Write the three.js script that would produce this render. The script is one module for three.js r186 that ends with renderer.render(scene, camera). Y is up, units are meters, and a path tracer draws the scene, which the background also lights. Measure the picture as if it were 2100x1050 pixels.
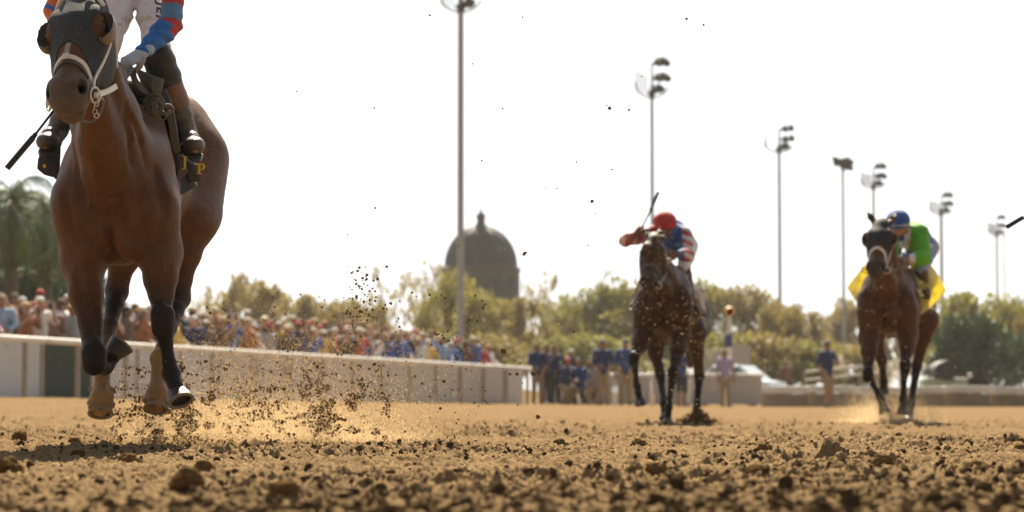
import * as THREE from 'three';
import { mergeGeometries } from 'three/addons/utils/BufferGeometryUtils.js';
import { TextGeometry } from 'three/addons/geometries/TextGeometry.js';
import { FontLoader } from 'three/addons/loaders/FontLoader.js';
import { RoundedBoxGeometry } from 'three/addons/geometries/RoundedBoxGeometry.js';

// ---------- camera, sky, sun, exposure ----------
const V = (x, y, z) => new THREE.Vector3(x, y, z);
const R = Math.PI / 180;
const scene = new THREE.Scene();
const FPX = 5160, CAMH = 0.225, PITCH = Math.atan(303 / FPX);      // lens and tilt measured on the photograph (2100 px wide)
const camera = new THREE.PerspectiveCamera(2 * Math.atan(525 / FPX) / R, 2, 0.1, 4000);
const EYE = V(0, CAMH, 0);                                          // where the photographer's camera stood
camera.position.copy(EYE);
camera.rotation.x = PITCH;
camera.focus = 11.1; camera.userData.fStop = 3.5;
scene.add(camera);
const renderer = new THREE.WebGLRenderer({ antialias: true });
renderer.setSize(1024, 512);
renderer.toneMapping = THREE.LinearToneMapping;
renderer.toneMappingExposure = 2.7;
renderer.shadowMap.enabled = true;

const SKY_I = 0.47, clamp01 = (x) => Math.min(1, Math.max(-1, x));
const SUN_ELEV = 37 * R, SUN_AZ = -2 * R;                          // ahead of the camera, high, a touch to the left
const sunDir = V(Math.sin(SUN_AZ) * Math.cos(SUN_ELEV), Math.sin(SUN_ELEV), -Math.cos(SUN_AZ) * Math.cos(SUN_ELEV));
{ // hazy bright sky: milky near the horizon, brighter round the sun, bluer overhead
  const w = 512, h = 256, d = new Float32Array(w * h * 4);
  for (let j = 0; j < h; j++) for (let i = 0; i < w; i++) {
    const el = ((j + 0.5) / h - 0.5) * Math.PI, az = ((i + 0.5) / w - 0.5) * 2 * Math.PI, y = Math.sin(el), c = Math.cos(el), x = c * Math.cos(az), z = c * Math.sin(az);
    const g = clamp01(x * sunDir.x + y * sunDir.y + z * sunDir.z), ga = Math.acos(g), e = Math.max(y, 0);
    const haze = Math.exp(-e * 2.2), fwd = 0.2 + 0.8 * Math.pow((1 + g) / 2, 1.5), glow = 1.1 * Math.exp(-ga / 0.22) + 0.35 * Math.exp(-ga / 0.6), q = (j * w + i) * 4;
    const k = y < 0 ? 0.6 : 1;
    d[q] = k * (fwd * (0.1 + 1.1 * haze) + glow); d[q + 1] = k * (fwd * (0.15 + 1.09 * haze) + glow * 0.96); d[q + 2] = k * (fwd * (0.22 + 1.06 * haze) + glow * 0.92); d[q + 3] = 1;
  }
  const t = new THREE.DataTexture(d, w, h, THREE.RGBAFormat, THREE.FloatType); t.mapping = THREE.EquirectangularReflectionMapping; t.magFilter = t.minFilter = THREE.LinearFilter; t.needsUpdate = true;
  scene.background = t; scene.environment = t; scene.backgroundIntensity = SKY_I; scene.environmentIntensity = SKY_I;
}
const sun = new THREE.DirectionalLight(new THREE.Color(1.0, 0.89, 0.69), 5);
sun.position.copy(sunDir).multiplyScalar(120); sun.target.position.set(0, 0, -20);
sun.castShadow = true; sun.shadow.mapSize.set(4096, 4096);
Object.assign(sun.shadow.camera, { left: -60, right: 60, top: 60, bottom: -60, near: 1, far: 400 });
scene.add(sun, sun.target);
scene.fog = new THREE.FogExp2(new THREE.Color(1.0, 0.95, 0.88), 0.0003);

// a pixel of the photograph's survey -> a point on the plane z = -d
function at(px, py, d) {
  const cx = (px - 1050) / FPX, cy = -(py - 525) / FPX;
  const y = Math.sin(PITCH) + cy * Math.cos(PITCH), z = -Math.cos(PITCH) + cy * Math.sin(PITCH);
  const t = d / -z;
  return V(cx * t, CAMH + y * t, -d);
}
// ---------- tools ----------
function rng(seed) { let a = seed >>> 0; return () => { a = (a + 0x6d2b79f5) | 0; let t = Math.imul(a ^ (a >>> 15), 1 | a); t = (t + Math.imul(t ^ (t >>> 7), 61 | t)) ^ t; return ((t ^ (t >>> 14)) >>> 0) / 4294967296; }; }
function hash(x, y, z) { let h = Math.imul(x, 374761393) ^ Math.imul(y, 668265263) ^ Math.imul(z, 2147483647 - 1442695041); h = Math.imul(h ^ (h >>> 13), 1274126177); h ^= h >>> 16; return (h >>> 0) / 4294967296; }
const fade = (t) => t * t * (3 - 2 * t), lerp = THREE.MathUtils.lerp, clamp = THREE.MathUtils.clamp;
const sstep = (a, b, x) => fade(clamp((x - a) / (b - a), 0, 1));
function noise3(x, y, z) {
  const i = Math.floor(x), j = Math.floor(y), k = Math.floor(z), u = fade(x - i), v = fade(y - j), w = fade(z - k);
  const L = (a, b, t) => a + (b - a) * t;
  return L(L(L(hash(i, j, k), hash(i + 1, j, k), u), L(hash(i, j + 1, k), hash(i + 1, j + 1, k), u), v), L(L(hash(i, j, k + 1), hash(i + 1, j, k + 1), u), L(hash(i, j + 1, k + 1), hash(i + 1, j + 1, k + 1), u), v), w);
}
function fbm(x, y, z, o = 4) { let s = 0, a = 0.5, n = 0; for (let i = 0; i < o; i++) { s += a * noise3(x, y, z); n += a; a *= 0.5; x *= 2.03; y *= 2.03; z *= 2.03; } return s / n; }

const taken = new Map();
function numbered(name) { const n = taken.get(name) ?? 0; taken.set(name, n + 1); return n ? name + '_' + String(n).padStart(3, '0') : name; }
function tag(o, label, category, group, kind) {
  o.userData = {}; if (label) o.userData.label = label; if (category) o.userData.category = category; if (group) o.userData.group = group; if (kind) o.userData.kind = kind;
  return o;
}
function thing(name, pos, label, category, group) { const g = new THREE.Group(); g.name = numbered(name); g.position.copy(pos); tag(g, label, category, group); scene.add(g); return g; }
function shade(o) { o.castShadow = o.receiveShadow = true; return o; }
function part(name, geo, mat, parent, label) { const m = shade(new THREE.Mesh(geo, mat)); m.name = name; if (label) m.userData.label = label; parent.add(m); return m; }
function solo(name, geo, mat, label, category, group) { const m = shade(new THREE.Mesh(geo, mat)); m.name = numbered(name); tag(m, label, category, group); scene.add(m); return m; }
function struct(name, geo, mat) { const m = shade(new THREE.Mesh(geo, mat)); m.name = name; m.userData = { kind: 'structure' }; scene.add(m); return m; }
function stuff(name, geo, mat, label, category) { const m = shade(new THREE.Mesh(geo, mat)); m.name = name; tag(m, label, category, null, 'stuff'); scene.add(m); return m; }
function copyOf(src, pos, turn, label) { const c = src.clone(); c.name = numbered(src.name.replace(/_\d{3}$/, '')); c.position.copy(pos); c.rotation.y = turn; c.userData = { ...src.userData }; if (label) c.userData.label = label; scene.add(c); return c; }
const clean = (g) => { const h = g.index ? g.toNonIndexed() : g.clone(); for (const k of Object.keys(h.attributes)) if (!['position', 'normal', 'uv', 'color'].includes(k)) h.deleteAttribute(k); return h; };
function merge(list) {
  const l = list.map(clean); const hasC = l.some((g) => g.attributes.color), hasU = l.every((g) => g.attributes.uv);
  for (const g of l) { if (!hasU) g.deleteAttribute('uv'); if (hasC && !g.attributes.color) g.setAttribute('color', new THREE.BufferAttribute(new Float32Array(g.attributes.position.count * 3).fill(1), 3)); }
  return mergeGeometries(l);
}
function box(w, h, d, x = 0, y = 0, z = 0, r = 0) { const g = r ? new RoundedBoxGeometry(w, h, d, 2, r) : new THREE.BoxGeometry(w, h, d); return g.translate(x, y, z); }
function rod(a, b, ra, rb = ra, seg = 10) {
  const l = a.distanceTo(b), g = new THREE.CylinderGeometry(rb, ra, l, seg, 1);
  g.applyQuaternion(new THREE.Quaternion().setFromUnitVectors(V(0, 1, 0), b.clone().sub(a).normalize())); const c = a.clone().add(b).multiplyScalar(0.5);
  return g.translate(c.x, c.y, c.z);
}
function tube(pts, r, seg = 8, closed = false) { return new THREE.TubeGeometry(new THREE.CatmullRomCurve3(pts, closed, 'centripetal'), Math.max(6, pts.length * 6), r, seg, closed); }
// a strap: rectangular section swept along points, lying on the side that nrm(point) faces
function strap(pts, w, t, nrm, n = 6) {
  const c = new THREE.CatmullRomCurve3(pts, false, 'centripetal'), N = (pts.length - 1) * n, pos = [], idx = [];
  for (let i = 0; i <= N; i++) {
    const u = i / N, p = c.getPoint(u), tg = c.getTangent(u), no = (typeof nrm === 'function' ? nrm(p, u) : nrm).clone(); no.addScaledVector(tg, -no.dot(tg)).normalize();
    const s = tg.clone().cross(no).normalize();
    for (const [a, b] of [[-1, 0], [-0.86, 1], [0.86, 1], [1, 0]]) { const q = p.clone().addScaledVector(s, a * w / 2).addScaledVector(no, b * t); pos.push(q.x, q.y, q.z); }
  }
  for (let i = 0; i < N; i++) for (let j = 0; j < 4; j++) { const a = i * 4 + j, b = i * 4 + (j + 1) % 4; idx.push(a, b, a + 4, b, b + 4, a + 4); }
  idx.push(0, 2, 1, 0, 3, 2); const e = N * 4; idx.push(e, e + 1, e + 2, e, e + 2, e + 3);
  const g = new THREE.BufferGeometry(); g.setAttribute('position', new THREE.Float32BufferAttribute(pos, 3)); g.setIndex(idx);
  const h = g.toNonIndexed(); h.computeVertexNormals(); return h;
}

// ---------- implicit bodies: tapered capsules and ellipsoids joined by a smooth minimum, meshed by surface nets ----------
class Body {
  constructor() { this.p = []; }
  cap(a, ra, b, rb, o = {}) {   // o.k blend, o.c colour, o.n + o.f: squeezed along n by f
    const dx = b.x - a.x, dy = b.y - a.y, dz = b.z - a.z, L2 = dx * dx + dy * dy + dz * dz || 1e-9, n = o.n, q = n ? 1 / o.f - 1 : 0, f = n ? Math.min(1, o.f) : 1;
    const fn = (x, y, z) => {
      let px = x - a.x, py = y - a.y, pz = z - a.z;
      if (n) { // squeeze about the axis
        let t = clamp((px * dx + py * dy + pz * dz) / L2, 0, 1); const ox = px - dx * t, oy = py - dy * t, oz = pz - dz * t, w = (ox * n.x + oy * n.y + oz * n.z) * q; px += n.x * w; py += n.y * w; pz += n.z * w;
      }
      let t = (px * dx + py * dy + pz * dz) / L2; t = t < 0 ? 0 : t > 1 ? 1 : t;
      const ex = px - dx * t, ey = py - dy * t, ez = pz - dz * t;
      return (Math.sqrt(ex * ex + ey * ey + ez * ez) - ra - (rb - ra) * t) * f;
    };
    const m = Math.max(ra, rb);
    this.p.push({ fn, k: o.k ?? 0.02, c: o.c, sub: o.sub, lo: [Math.min(a.x, b.x) - m, Math.min(a.y, b.y) - m, Math.min(a.z, b.z) - m], hi: [Math.max(a.x, b.x) + m, Math.max(a.y, b.y) + m, Math.max(a.z, b.z) + m] });
    return this;
  }
  chain(list, o = {}) { for (let i = 0; i + 1 < list.length; i++) this.cap(list[i][0], list[i][1], list[i + 1][0], list[i + 1][1], { ...o, c: list[i][2] ?? o.c, k: i ? o.k2 ?? 0.015 : o.k }); return this; }
  ell(c, r, o = {}) {   // o.ax: [X, Y, Z] unit axes
    const A = o.ax, [rx, ry, rz] = r, m = Math.max(rx, ry, rz), mn = Math.min(rx, ry, rz);
    const fn = (x, y, z) => {
      let px = x - c.x, py = y - c.y, pz = z - c.z;
      if (A) { const X = px * A[0].x + py * A[0].y + pz * A[0].z, Y = px * A[1].x + py * A[1].y + pz * A[1].z, Z = px * A[2].x + py * A[2].y + pz * A[2].z; px = X; py = Y; pz = Z; }
      const ax = px / rx, ay = py / ry, az = pz / rz, k0 = Math.sqrt(ax * ax + ay * ay + az * az);
      if (k0 < 1e-6) return -mn;
      const bx = ax / rx, by = ay / ry, bz = az / rz;
      return k0 * (k0 - 1) / Math.sqrt(bx * bx + by * by + bz * bz);
    };
    const e = A ? [0, 1, 2].map((i) => { const q = ['x', 'y', 'z'][i]; return Math.hypot(A[0][q] * rx, A[1][q] * ry, A[2][q] * rz); }) : r;
    this.p.push({ fn, k: o.k ?? 0.02, c: o.c, sub: o.sub, lo: [c.x - e[0], c.y - e[1], c.z - e[2]], hi: [c.x + e[0], c.y + e[1], c.z + e[2]] });
    return this;
  }
  value(x, y, z) {
    let d = 1e3;
    for (const p of this.p) { const e = p.fn(x, y, z); d = p.sub ? smax(d, -e, p.k) : smin(d, e, p.k); }
    return d;
  }
  // the surface met when coming from outside towards the point o along direction dir (unit, pointing outwards)
  surface(o, dir, from = 0.4) { let t = from; for (let i = 0; i < 80; i++) { const d = this.value(o.x + dir.x * t, o.y + dir.y * t, o.z + dir.z * t); if (d < 0.0008) break; t -= Math.max(d * 0.7, 0.0006); if (t < 0) break; } return o.clone().addScaledVector(dir, t); }
  mesh(cell, o = {}) {  // o.grow, o.clip(x,y,z) (a field: kept where negative), o.color(v, base) , o.origin
    const grow = o.grow ?? 0, lo = [1e9, 1e9, 1e9], hi = [-1e9, -1e9, -1e9];
    for (const p of this.p) if (!p.sub) for (let i = 0; i < 3; i++) { lo[i] = Math.min(lo[i], p.lo[i] - p.k * 0.5); hi[i] = Math.max(hi[i], p.hi[i] + p.k * 0.5); }
    const pad = 3 * cell + grow, N = [0, 1, 2].map((i) => Math.ceil((hi[i] - lo[i] + 2 * pad) / cell) + 1), nx = N[0], ny = N[1], nz = N[2], sy = nx, sz = nx * ny;
    for (let i = 0; i < 3; i++) lo[i] -= pad;
    const F = new Float32Array(nx * ny * nz).fill(1e3);
    for (const p of this.p) {
      const mg = p.k + grow + 3 * cell, a = [0, 1, 2].map((i) => Math.max(0, Math.floor((p.lo[i] - mg - lo[i]) / cell))), b = [0, 1, 2].map((i) => Math.min(N[i] - 1, Math.ceil((p.hi[i] + mg - lo[i]) / cell)));
      for (let k = a[2]; k <= b[2]; k++) for (let j = a[1]; j <= b[1]; j++) for (let i = a[0]; i <= b[0]; i++) {
        const q = i + j * sy + k * sz, d = p.fn(lo[0] + i * cell, lo[1] + j * cell, lo[2] + k * cell);
        F[q] = p.sub ? smax(F[q], -d, p.k) : smin(F[q], d, p.k);
      }
    }
    if (grow || o.clip || o.rough) for (let k = 0, q = 0; k < nz; k++) for (let j = 0; j < ny; j++) for (let i = 0; i < nx; i++, q++) {
      if (F[q] > 900) continue;
      F[q] -= grow;
      if (o.rough) F[q] -= o.rough(lo[0] + i * cell, lo[1] + j * cell, lo[2] + k * cell);
      if (o.clip) F[q] = Math.max(F[q], o.clip(lo[0] + i * cell, lo[1] + j * cell, lo[2] + k * cell));
    }
    const id = new Int32Array(nx * ny * nz).fill(-1), pos = [], idx = [];
    const C = [0, 1, sy, sy + 1, sz, sz + 1, sz + sy, sz + sy + 1], E = [[0, 1], [2, 3], [4, 5], [6, 7], [0, 2], [1, 3], [4, 6], [5, 7], [0, 4], [1, 5], [2, 6], [3, 7]];
    const cx = [0, 1, 0, 1, 0, 1, 0, 1], cy = [0, 0, 1, 1, 0, 0, 1, 1], cz = [0, 0, 0, 0, 1, 1, 1, 1];
    for (let k = 0; k < nz - 1; k++) for (let j = 0; j < ny - 1; j++) for (let i = 0; i < nx - 1; i++) {
      const q = i + j * sy + k * sz; let inside = 0;
      for (let c = 0; c < 8; c++) if (F[q + C[c]] < 0) inside++;
      if (inside === 0 || inside === 8) continue;
      let n = 0, x = 0, y = 0, z = 0;
      for (const [a, b] of E) { const fa = F[q + C[a]], fb = F[q + C[b]]; if ((fa < 0) === (fb < 0)) continue; const t = fa / (fa - fb); x += cx[a] + (cx[b] - cx[a]) * t; y += cy[a] + (cy[b] - cy[a]) * t; z += cz[a] + (cz[b] - cz[a]) * t; n++; }
      id[q] = pos.length / 3; pos.push(lo[0] + (i + x / n) * cell, lo[1] + (j + y / n) * cell, lo[2] + (k + z / n) * cell);
    }
    const quad = (a, b, c, d, flip) => { if (a < 0 || b < 0 || c < 0 || d < 0) return; flip ? idx.push(a, c, b, a, d, c) : idx.push(a, b, c, a, c, d); };
    for (let k = 1; k < nz - 1; k++) for (let j = 1; j < ny - 1; j++) for (let i = 1; i < nx - 1; i++) {
      const q = i + j * sy + k * sz, s = F[q] < 0;
      if (s !== F[q + 1] < 0) quad(id[q - sy - sz], id[q - sz], id[q], id[q - sy], !s);
      if (s !== F[q + sy] < 0) quad(id[q - 1 - sz], id[q - 1], id[q], id[q - sz], !s);
      if (s !== F[q + sz] < 0) quad(id[q - 1 - sy], id[q - sy], id[q], id[q - 1], !s);
    }
    const g = new THREE.BufferGeometry(), nV = pos.length / 3, org = o.origin ?? V(0, 0, 0);
    g.setAttribute('position', new THREE.Float32BufferAttribute(pos, 3)); g.setIndex(idx); g.computeVertexNormals();
    if (o.color !== false && this.p.some((p) => p.c)) {
      const col = new Float32Array(nV * 3), v = V(), nn = g.attributes.normal, nrm = V(), sig = o.sigma ?? 0.02;
      const ps = this.p.filter((p) => p.c && !p.sub);
      for (let i = 0; i < nV; i++) {
        const x = pos[i * 3], y = pos[i * 3 + 1], z = pos[i * 3 + 2]; let w = 1e-9, r = 0, gg = 0, b = 0;
        for (const p of ps) {
          const m = 3 * sig + grow + 0.02; if (x < p.lo[0] - m || y < p.lo[1] - m || z < p.lo[2] - m || x > p.hi[0] + m || y > p.hi[1] + m || z > p.hi[2] + m) continue;
          const e = Math.exp(-Math.max(p.fn(x, y, z) - grow, -sig) / sig * 1.5), c = p.c; w += e; r += c[0] * e; gg += c[1] * e; b += c[2] * e;
        }
        let c = [r / w, gg / w, b / w];
        if (o.color) c = o.color(v.set(x, y, z), c, nrm.fromBufferAttribute(nn, i));
        col[i * 3] = c[0]; col[i * 3 + 1] = c[1]; col[i * 3 + 2] = c[2];
      }
      g.setAttribute('color', new THREE.BufferAttribute(col, 3));
    }
    g.translate(-org.x, -org.y, -org.z);
    return o.uv === false ? g : planes(g);
  }
}
function smin(a, b, k) { const h = k - Math.abs(a - b); return h > 0 ? Math.min(a, b) - h * h / (4 * k) : Math.min(a, b); }
function smax(a, b, k) { const h = k - Math.abs(a - b); return h > 0 ? Math.max(a, b) + h * h / (4 * k) : Math.max(a, b); }
// uv in metres from the plane that each face looks along most
function planes(g) {
  const h = g.index ? g.toNonIndexed() : g, p = h.attributes.position, n = h.attributes.normal, uv = new Float32Array(p.count * 2);
  for (let i = 0; i < p.count; i += 3) {
    let a = 0, b = 0, c = 0; for (let j = 0; j < 3; j++) { a += n.getX(i + j); b += n.getY(i + j); c += n.getZ(i + j); }
    a = Math.abs(a); b = Math.abs(b); c = Math.abs(c);
    for (let j = 0; j < 3; j++) { const x = p.getX(i + j), y = p.getY(i + j), z = p.getZ(i + j); const [u, v] = a > b && a > c ? [z, y] : b > c ? [x, z] : [x, y]; uv[(i + j) * 2] = u; uv[(i + j) * 2 + 1] = v; }
  }
  h.setAttribute('uv', new THREE.BufferAttribute(uv, 2)); return h;
}
// tileable grey noise in a texture; f(u, v, n) with n a periodic noise sampler
function tile(size, f, srgb = false) {
  const d = new Uint8Array(size * size * 4);
  const pn = (x, y, per, s) => { const i = Math.floor(x), j = Math.floor(y), u = fade(x - i), v = fade(y - j), w = (q) => ((q % per) + per) % per; return lerp(lerp(hash(w(i), w(j), s), hash(w(i + 1), w(j), s), u), lerp(hash(w(i), w(j + 1), s), hash(w(i + 1), w(j + 1), s), u), v); };
  for (let y = 0; y < size; y++) for (let x = 0; x < size; x++) {
    const u = x / size, v = y / size, n = (freq, s = 0) => pn(u * freq, v * freq, freq, s), c = f(u, v, n), q = (y * size + x) * 4;
    for (let k = 0; k < 3; k++) d[q + k] = clamp((c.length ? c[k] : c) * 255, 0, 255); d[q + 3] = 255;
  }
  const t = new THREE.DataTexture(d, size, size); t.wrapS = t.wrapT = THREE.RepeatWrapping; t.magFilter = THREE.LinearFilter; t.minFilter = THREE.LinearFilter; if (srgb) t.colorSpace = THREE.SRGBColorSpace; t.needsUpdate = true; return t;
}
function scaled(t, s) { const c = t.clone(); c.repeat.set(s, s); c.needsUpdate = true; return c; }
const rgb = (r, g, b) => new THREE.Color().setRGB(r, g, b);
function std(c, rough = 0.7, o = {}) { return new THREE.MeshPhysicalMaterial({ color: Array.isArray(c) ? rgb(...c) : c, roughness: rough, ...o }); }

// shared textures
const T = {};
T.grain = tile(256, (u, v, n) => 0.35 * n(16, 1) + 0.35 * n(48, 2) + 0.3 * n(128, 3));                       // fine height
T.hair = tile(256, (u, v, n) => { const a = n(6, 7); return 0.6 * hash(Math.floor((u + a * 0.05) * 256) % 256, Math.floor(v * 40), 5) + 0.4 * n(64, 4); });
T.dust = tile(512, (u, v, n) => { const m = 0.35 * n(5, 1) + 0.3 * n(17, 2) + 0.35 * n(60, 3), s = hash(Math.floor(u * 256), Math.floor(v * 256), 9); const k = clamp((m - 0.52) * 3, 0, 1) * 0.5 + (s > 0.93 ? 0.55 * n(9, 6) : 0); return [1 - 0.05 * k, 1 - 0.1 * k, 1 - 0.2 * k]; });
// dark things with pale dust specks: values multiply the material's colour
T.specks = tile(512, (u, v, n) => { const s = hash(Math.floor(u * 300), Math.floor(v * 300), 9), m = n(7, 1) * 0.5 + n(23, 2) * 0.5; const k = s > 0.86 - 0.25 * (m - 0.5) ? 0.25 + 0.75 * hash(Math.floor(u * 300), Math.floor(v * 300), 3) : 0.03 + 0.14 * m; return [0.18 + 0.82 * k, 0.18 + 0.76 * k, 0.18 + 0.66 * k]; });
T.coat = tile(512, (u, v, n) => { const m = 0.5 * n(9, 1) + 0.3 * n(33, 2) + 0.2 * n(120, 5), s = hash(Math.floor(u * 256), Math.floor(v * 256), 2); const k = (s > 0.97 ? 0.25 : 0) + 0.22 * (s - 0.5); return [0.55 + 0.55 * m + k, 0.53 + 0.56 * m + k, 0.5 + 0.6 * m + k]; });
T.cloth = tile(256, (u, v, n) => 0.5 * n(7, 1) + 0.3 * n(20, 2) + 0.2 * (0.5 + 0.5 * Math.sin(u * 256 * 1.5708)));
T.stain = tile(512, (u, v, n) => { const m = 0.45 * n(4, 1) + 0.3 * n(13, 2) + 0.25 * n(50, 3), k = clamp((m - 0.54) * 6, 0, 1) * (0.4 + 0.6 * n(140, 8)); return [1 - 0.42 * k, 1 - 0.5 * k, 1 - 0.58 * k]; });
// ---------- ground: one sheet of harrowed dirt, finest where the lens is sharp ----------
const RA = V(-9, 0, -44), RB = V(0.6, 0, -74), RDIR = RB.clone().sub(RA).normalize(), RLEN = RA.distanceTo(RB), ROUT = V(RDIR.z, 0, -RDIR.x);
function railDepth(x) { return x < 0.6 ? Math.max(20, 44 + (x + 9) * 3.125) : lerp(74, 84, clamp((x - 0.6) / 5, 0, 1)); }
function bank(x, z) {
  const d = -z; if (d < 16) return 0;
  const e = x < 0.6 ? lerp(0.336, 0.2, clamp((x + 9) / 9.6, -0.4, 1)) : lerp(0.2, 0.12, clamp((x - 0.6) / 5, 0, 1));
  const off = (x - RA.x) * ROUT.x + (z - RA.z) * ROUT.z;               // behind the rail the ground climbs in a standing terrace
  return e * sstep(22, railDepth(x), d) + clamp((off - 0.9) * 0.19, 0, 0.5);
}
function bumps(x, z, cell, prob, amp, seed) {
  const i = Math.floor(x / cell), j = Math.floor(z / cell); let h = 0;
  for (let a = -1; a <= 1; a++) for (let b = -1; b <= 1; b++) {
    const q = hash(i + a, j + b, seed); if (q > prob) continue;
    const sz = 0.4 + 0.6 * hash(i + a, j + b, seed + 1), cx = (i + a + 0.2 + 0.6 * hash(i + a, j + b, seed + 2)) * cell, cz = (j + b + 0.2 + 0.6 * hash(i + a, j + b, seed + 3)) * cell;
    const dx = (x - cx), dz = (z - cz) * (0.75 + 0.6 * hash(i + a, j + b, seed + 4)), an = Math.atan2(dz, dx) * (2 + Math.floor(3 * hash(i + a, j + b, seed + 6))) + 6 * q / prob, r = Math.hypot(dx, dz) / (cell * 0.62 * sz * (1 + 0.28 * Math.sin(an))), k = 1 - r * r; if (k <= 0) continue;
    h = Math.max(h, amp * sz * (0.5 + 0.7 * hash(i + a, j + b, seed + 7)) * Math.pow(k, 0.4) * (0.8 + 0.4 * hash(Math.floor(x / cell * 4.3), Math.floor(z / cell * 4.3), seed + 5)));
  }
  return h;
}
function dirt(x, z) {
  const d = -z, f = sstep(60, 25, d) * sstep(3.4, 7.5, d); if (f <= 0) return 0;
  const patch = 0.45 + 0.9 * sstep(0.35, 0.65, noise3(x * 0.9 + 3, z * 0.45, 2.5));
  let h = 0.03 * (noise3(x * 0.7, z * 0.5, 1) - 0.5) + 0.014 * (noise3(x * 2.3, z * 2.3, 5) - 0.5) + 0.014 * (noise3(x * 9, z * 9, 3) - 0.5);
  h += bumps(x, z, 0.16, 0.035, 0.032, 11) * patch + bumps(x, z, 0.075, 0.26, 0.026, 23) * patch + bumps(x, z, 0.038, 0.8, 0.02, 37) * (0.45 + 0.55 * patch) + bumps(x, z, 0.021, 0.85, 0.011, 51);
  h -= bumps(x, z, 0.55, 0.4, 0.03, 71);
  return h * f;
}
const groundY = (x, z) => bank(x, z) + dirt(x, z);
{
  const ds = [-60, -30, -12, -6, -3, -1, 0, 1, 2, 2.8, 3.4]; let d = 3.6;
  while (d < 22) { ds.push(d); d *= 1.0016; }
  while (d < 60) { ds.push(d); d *= 1.006; }
  while (d < 1200) { ds.push(d); d *= 1.06; }
  const NC = 800, us = []; for (let i = 0; i <= NC; i++) us.push(-1 + 2 * i / NC);
  const out = [1.15, 1.5, 2.2, 4, 8, 20]; const cols = [...out.slice().reverse().map((v) => -v), ...us, ...out], n = cols.length;
  const pos = new Float32Array(ds.length * n * 3), uv = new Float32Array(ds.length * n * 2), idx = new Uint32Array((ds.length - 1) * (n - 1) * 6); let q = 0, t = 0;
  ds.forEach((dd, j) => cols.forEach((u) => {
    const W = 0.216 * Math.abs(dd) + 0.3, x = Math.abs(u) <= 1 ? u * W : Math.sign(u) * (W + (Math.abs(u) - 1) * (6 + Math.abs(dd) * 0.12)), z = -dd;
    pos[q * 3] = x; pos[q * 3 + 1] = groundY(x, z); pos[q * 3 + 2] = z; uv[q * 2] = x; uv[q * 2 + 1] = z; q++;
  }));
  for (let j = 0; j < ds.length - 1; j++) for (let i = 0; i < n - 1; i++) { const a = j * n + i, b = a + 1, c = a + n, e = c + 1; idx[t++] = a; idx[t++] = b; idx[t++] = c; idx[t++] = b; idx[t++] = e; idx[t++] = c; }
  const g = new THREE.BufferGeometry(); g.setAttribute('position', new THREE.BufferAttribute(pos, 3)); g.setAttribute('uv', new THREE.BufferAttribute(uv, 2)); g.setIndex(new THREE.BufferAttribute(idx, 1)); g.computeVertexNormals();
  T.soil = tile(512, (u, v, n) => { const m = 0.3 * n(3, 1) + 0.3 * n(11, 2) + 0.25 * n(60, 3) + 0.15 * n(200, 4), k = n(256, 6) > 0.82 ? 0.75 : 1; return [0.62 + 0.6 * (m - 0.2), 0.6 + 0.6 * (m - 0.2), 0.57 + 0.58 * (m - 0.2)].map((c) => c * k); });
  struct('ground', g, std([0.262, 0.18, 0.103], 1, { specularIntensity: 0, map: scaled(T.soil, 0.6), bumpMap: scaled(T.grain, 3.5), bumpScale: 0.006 }));
}

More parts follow.
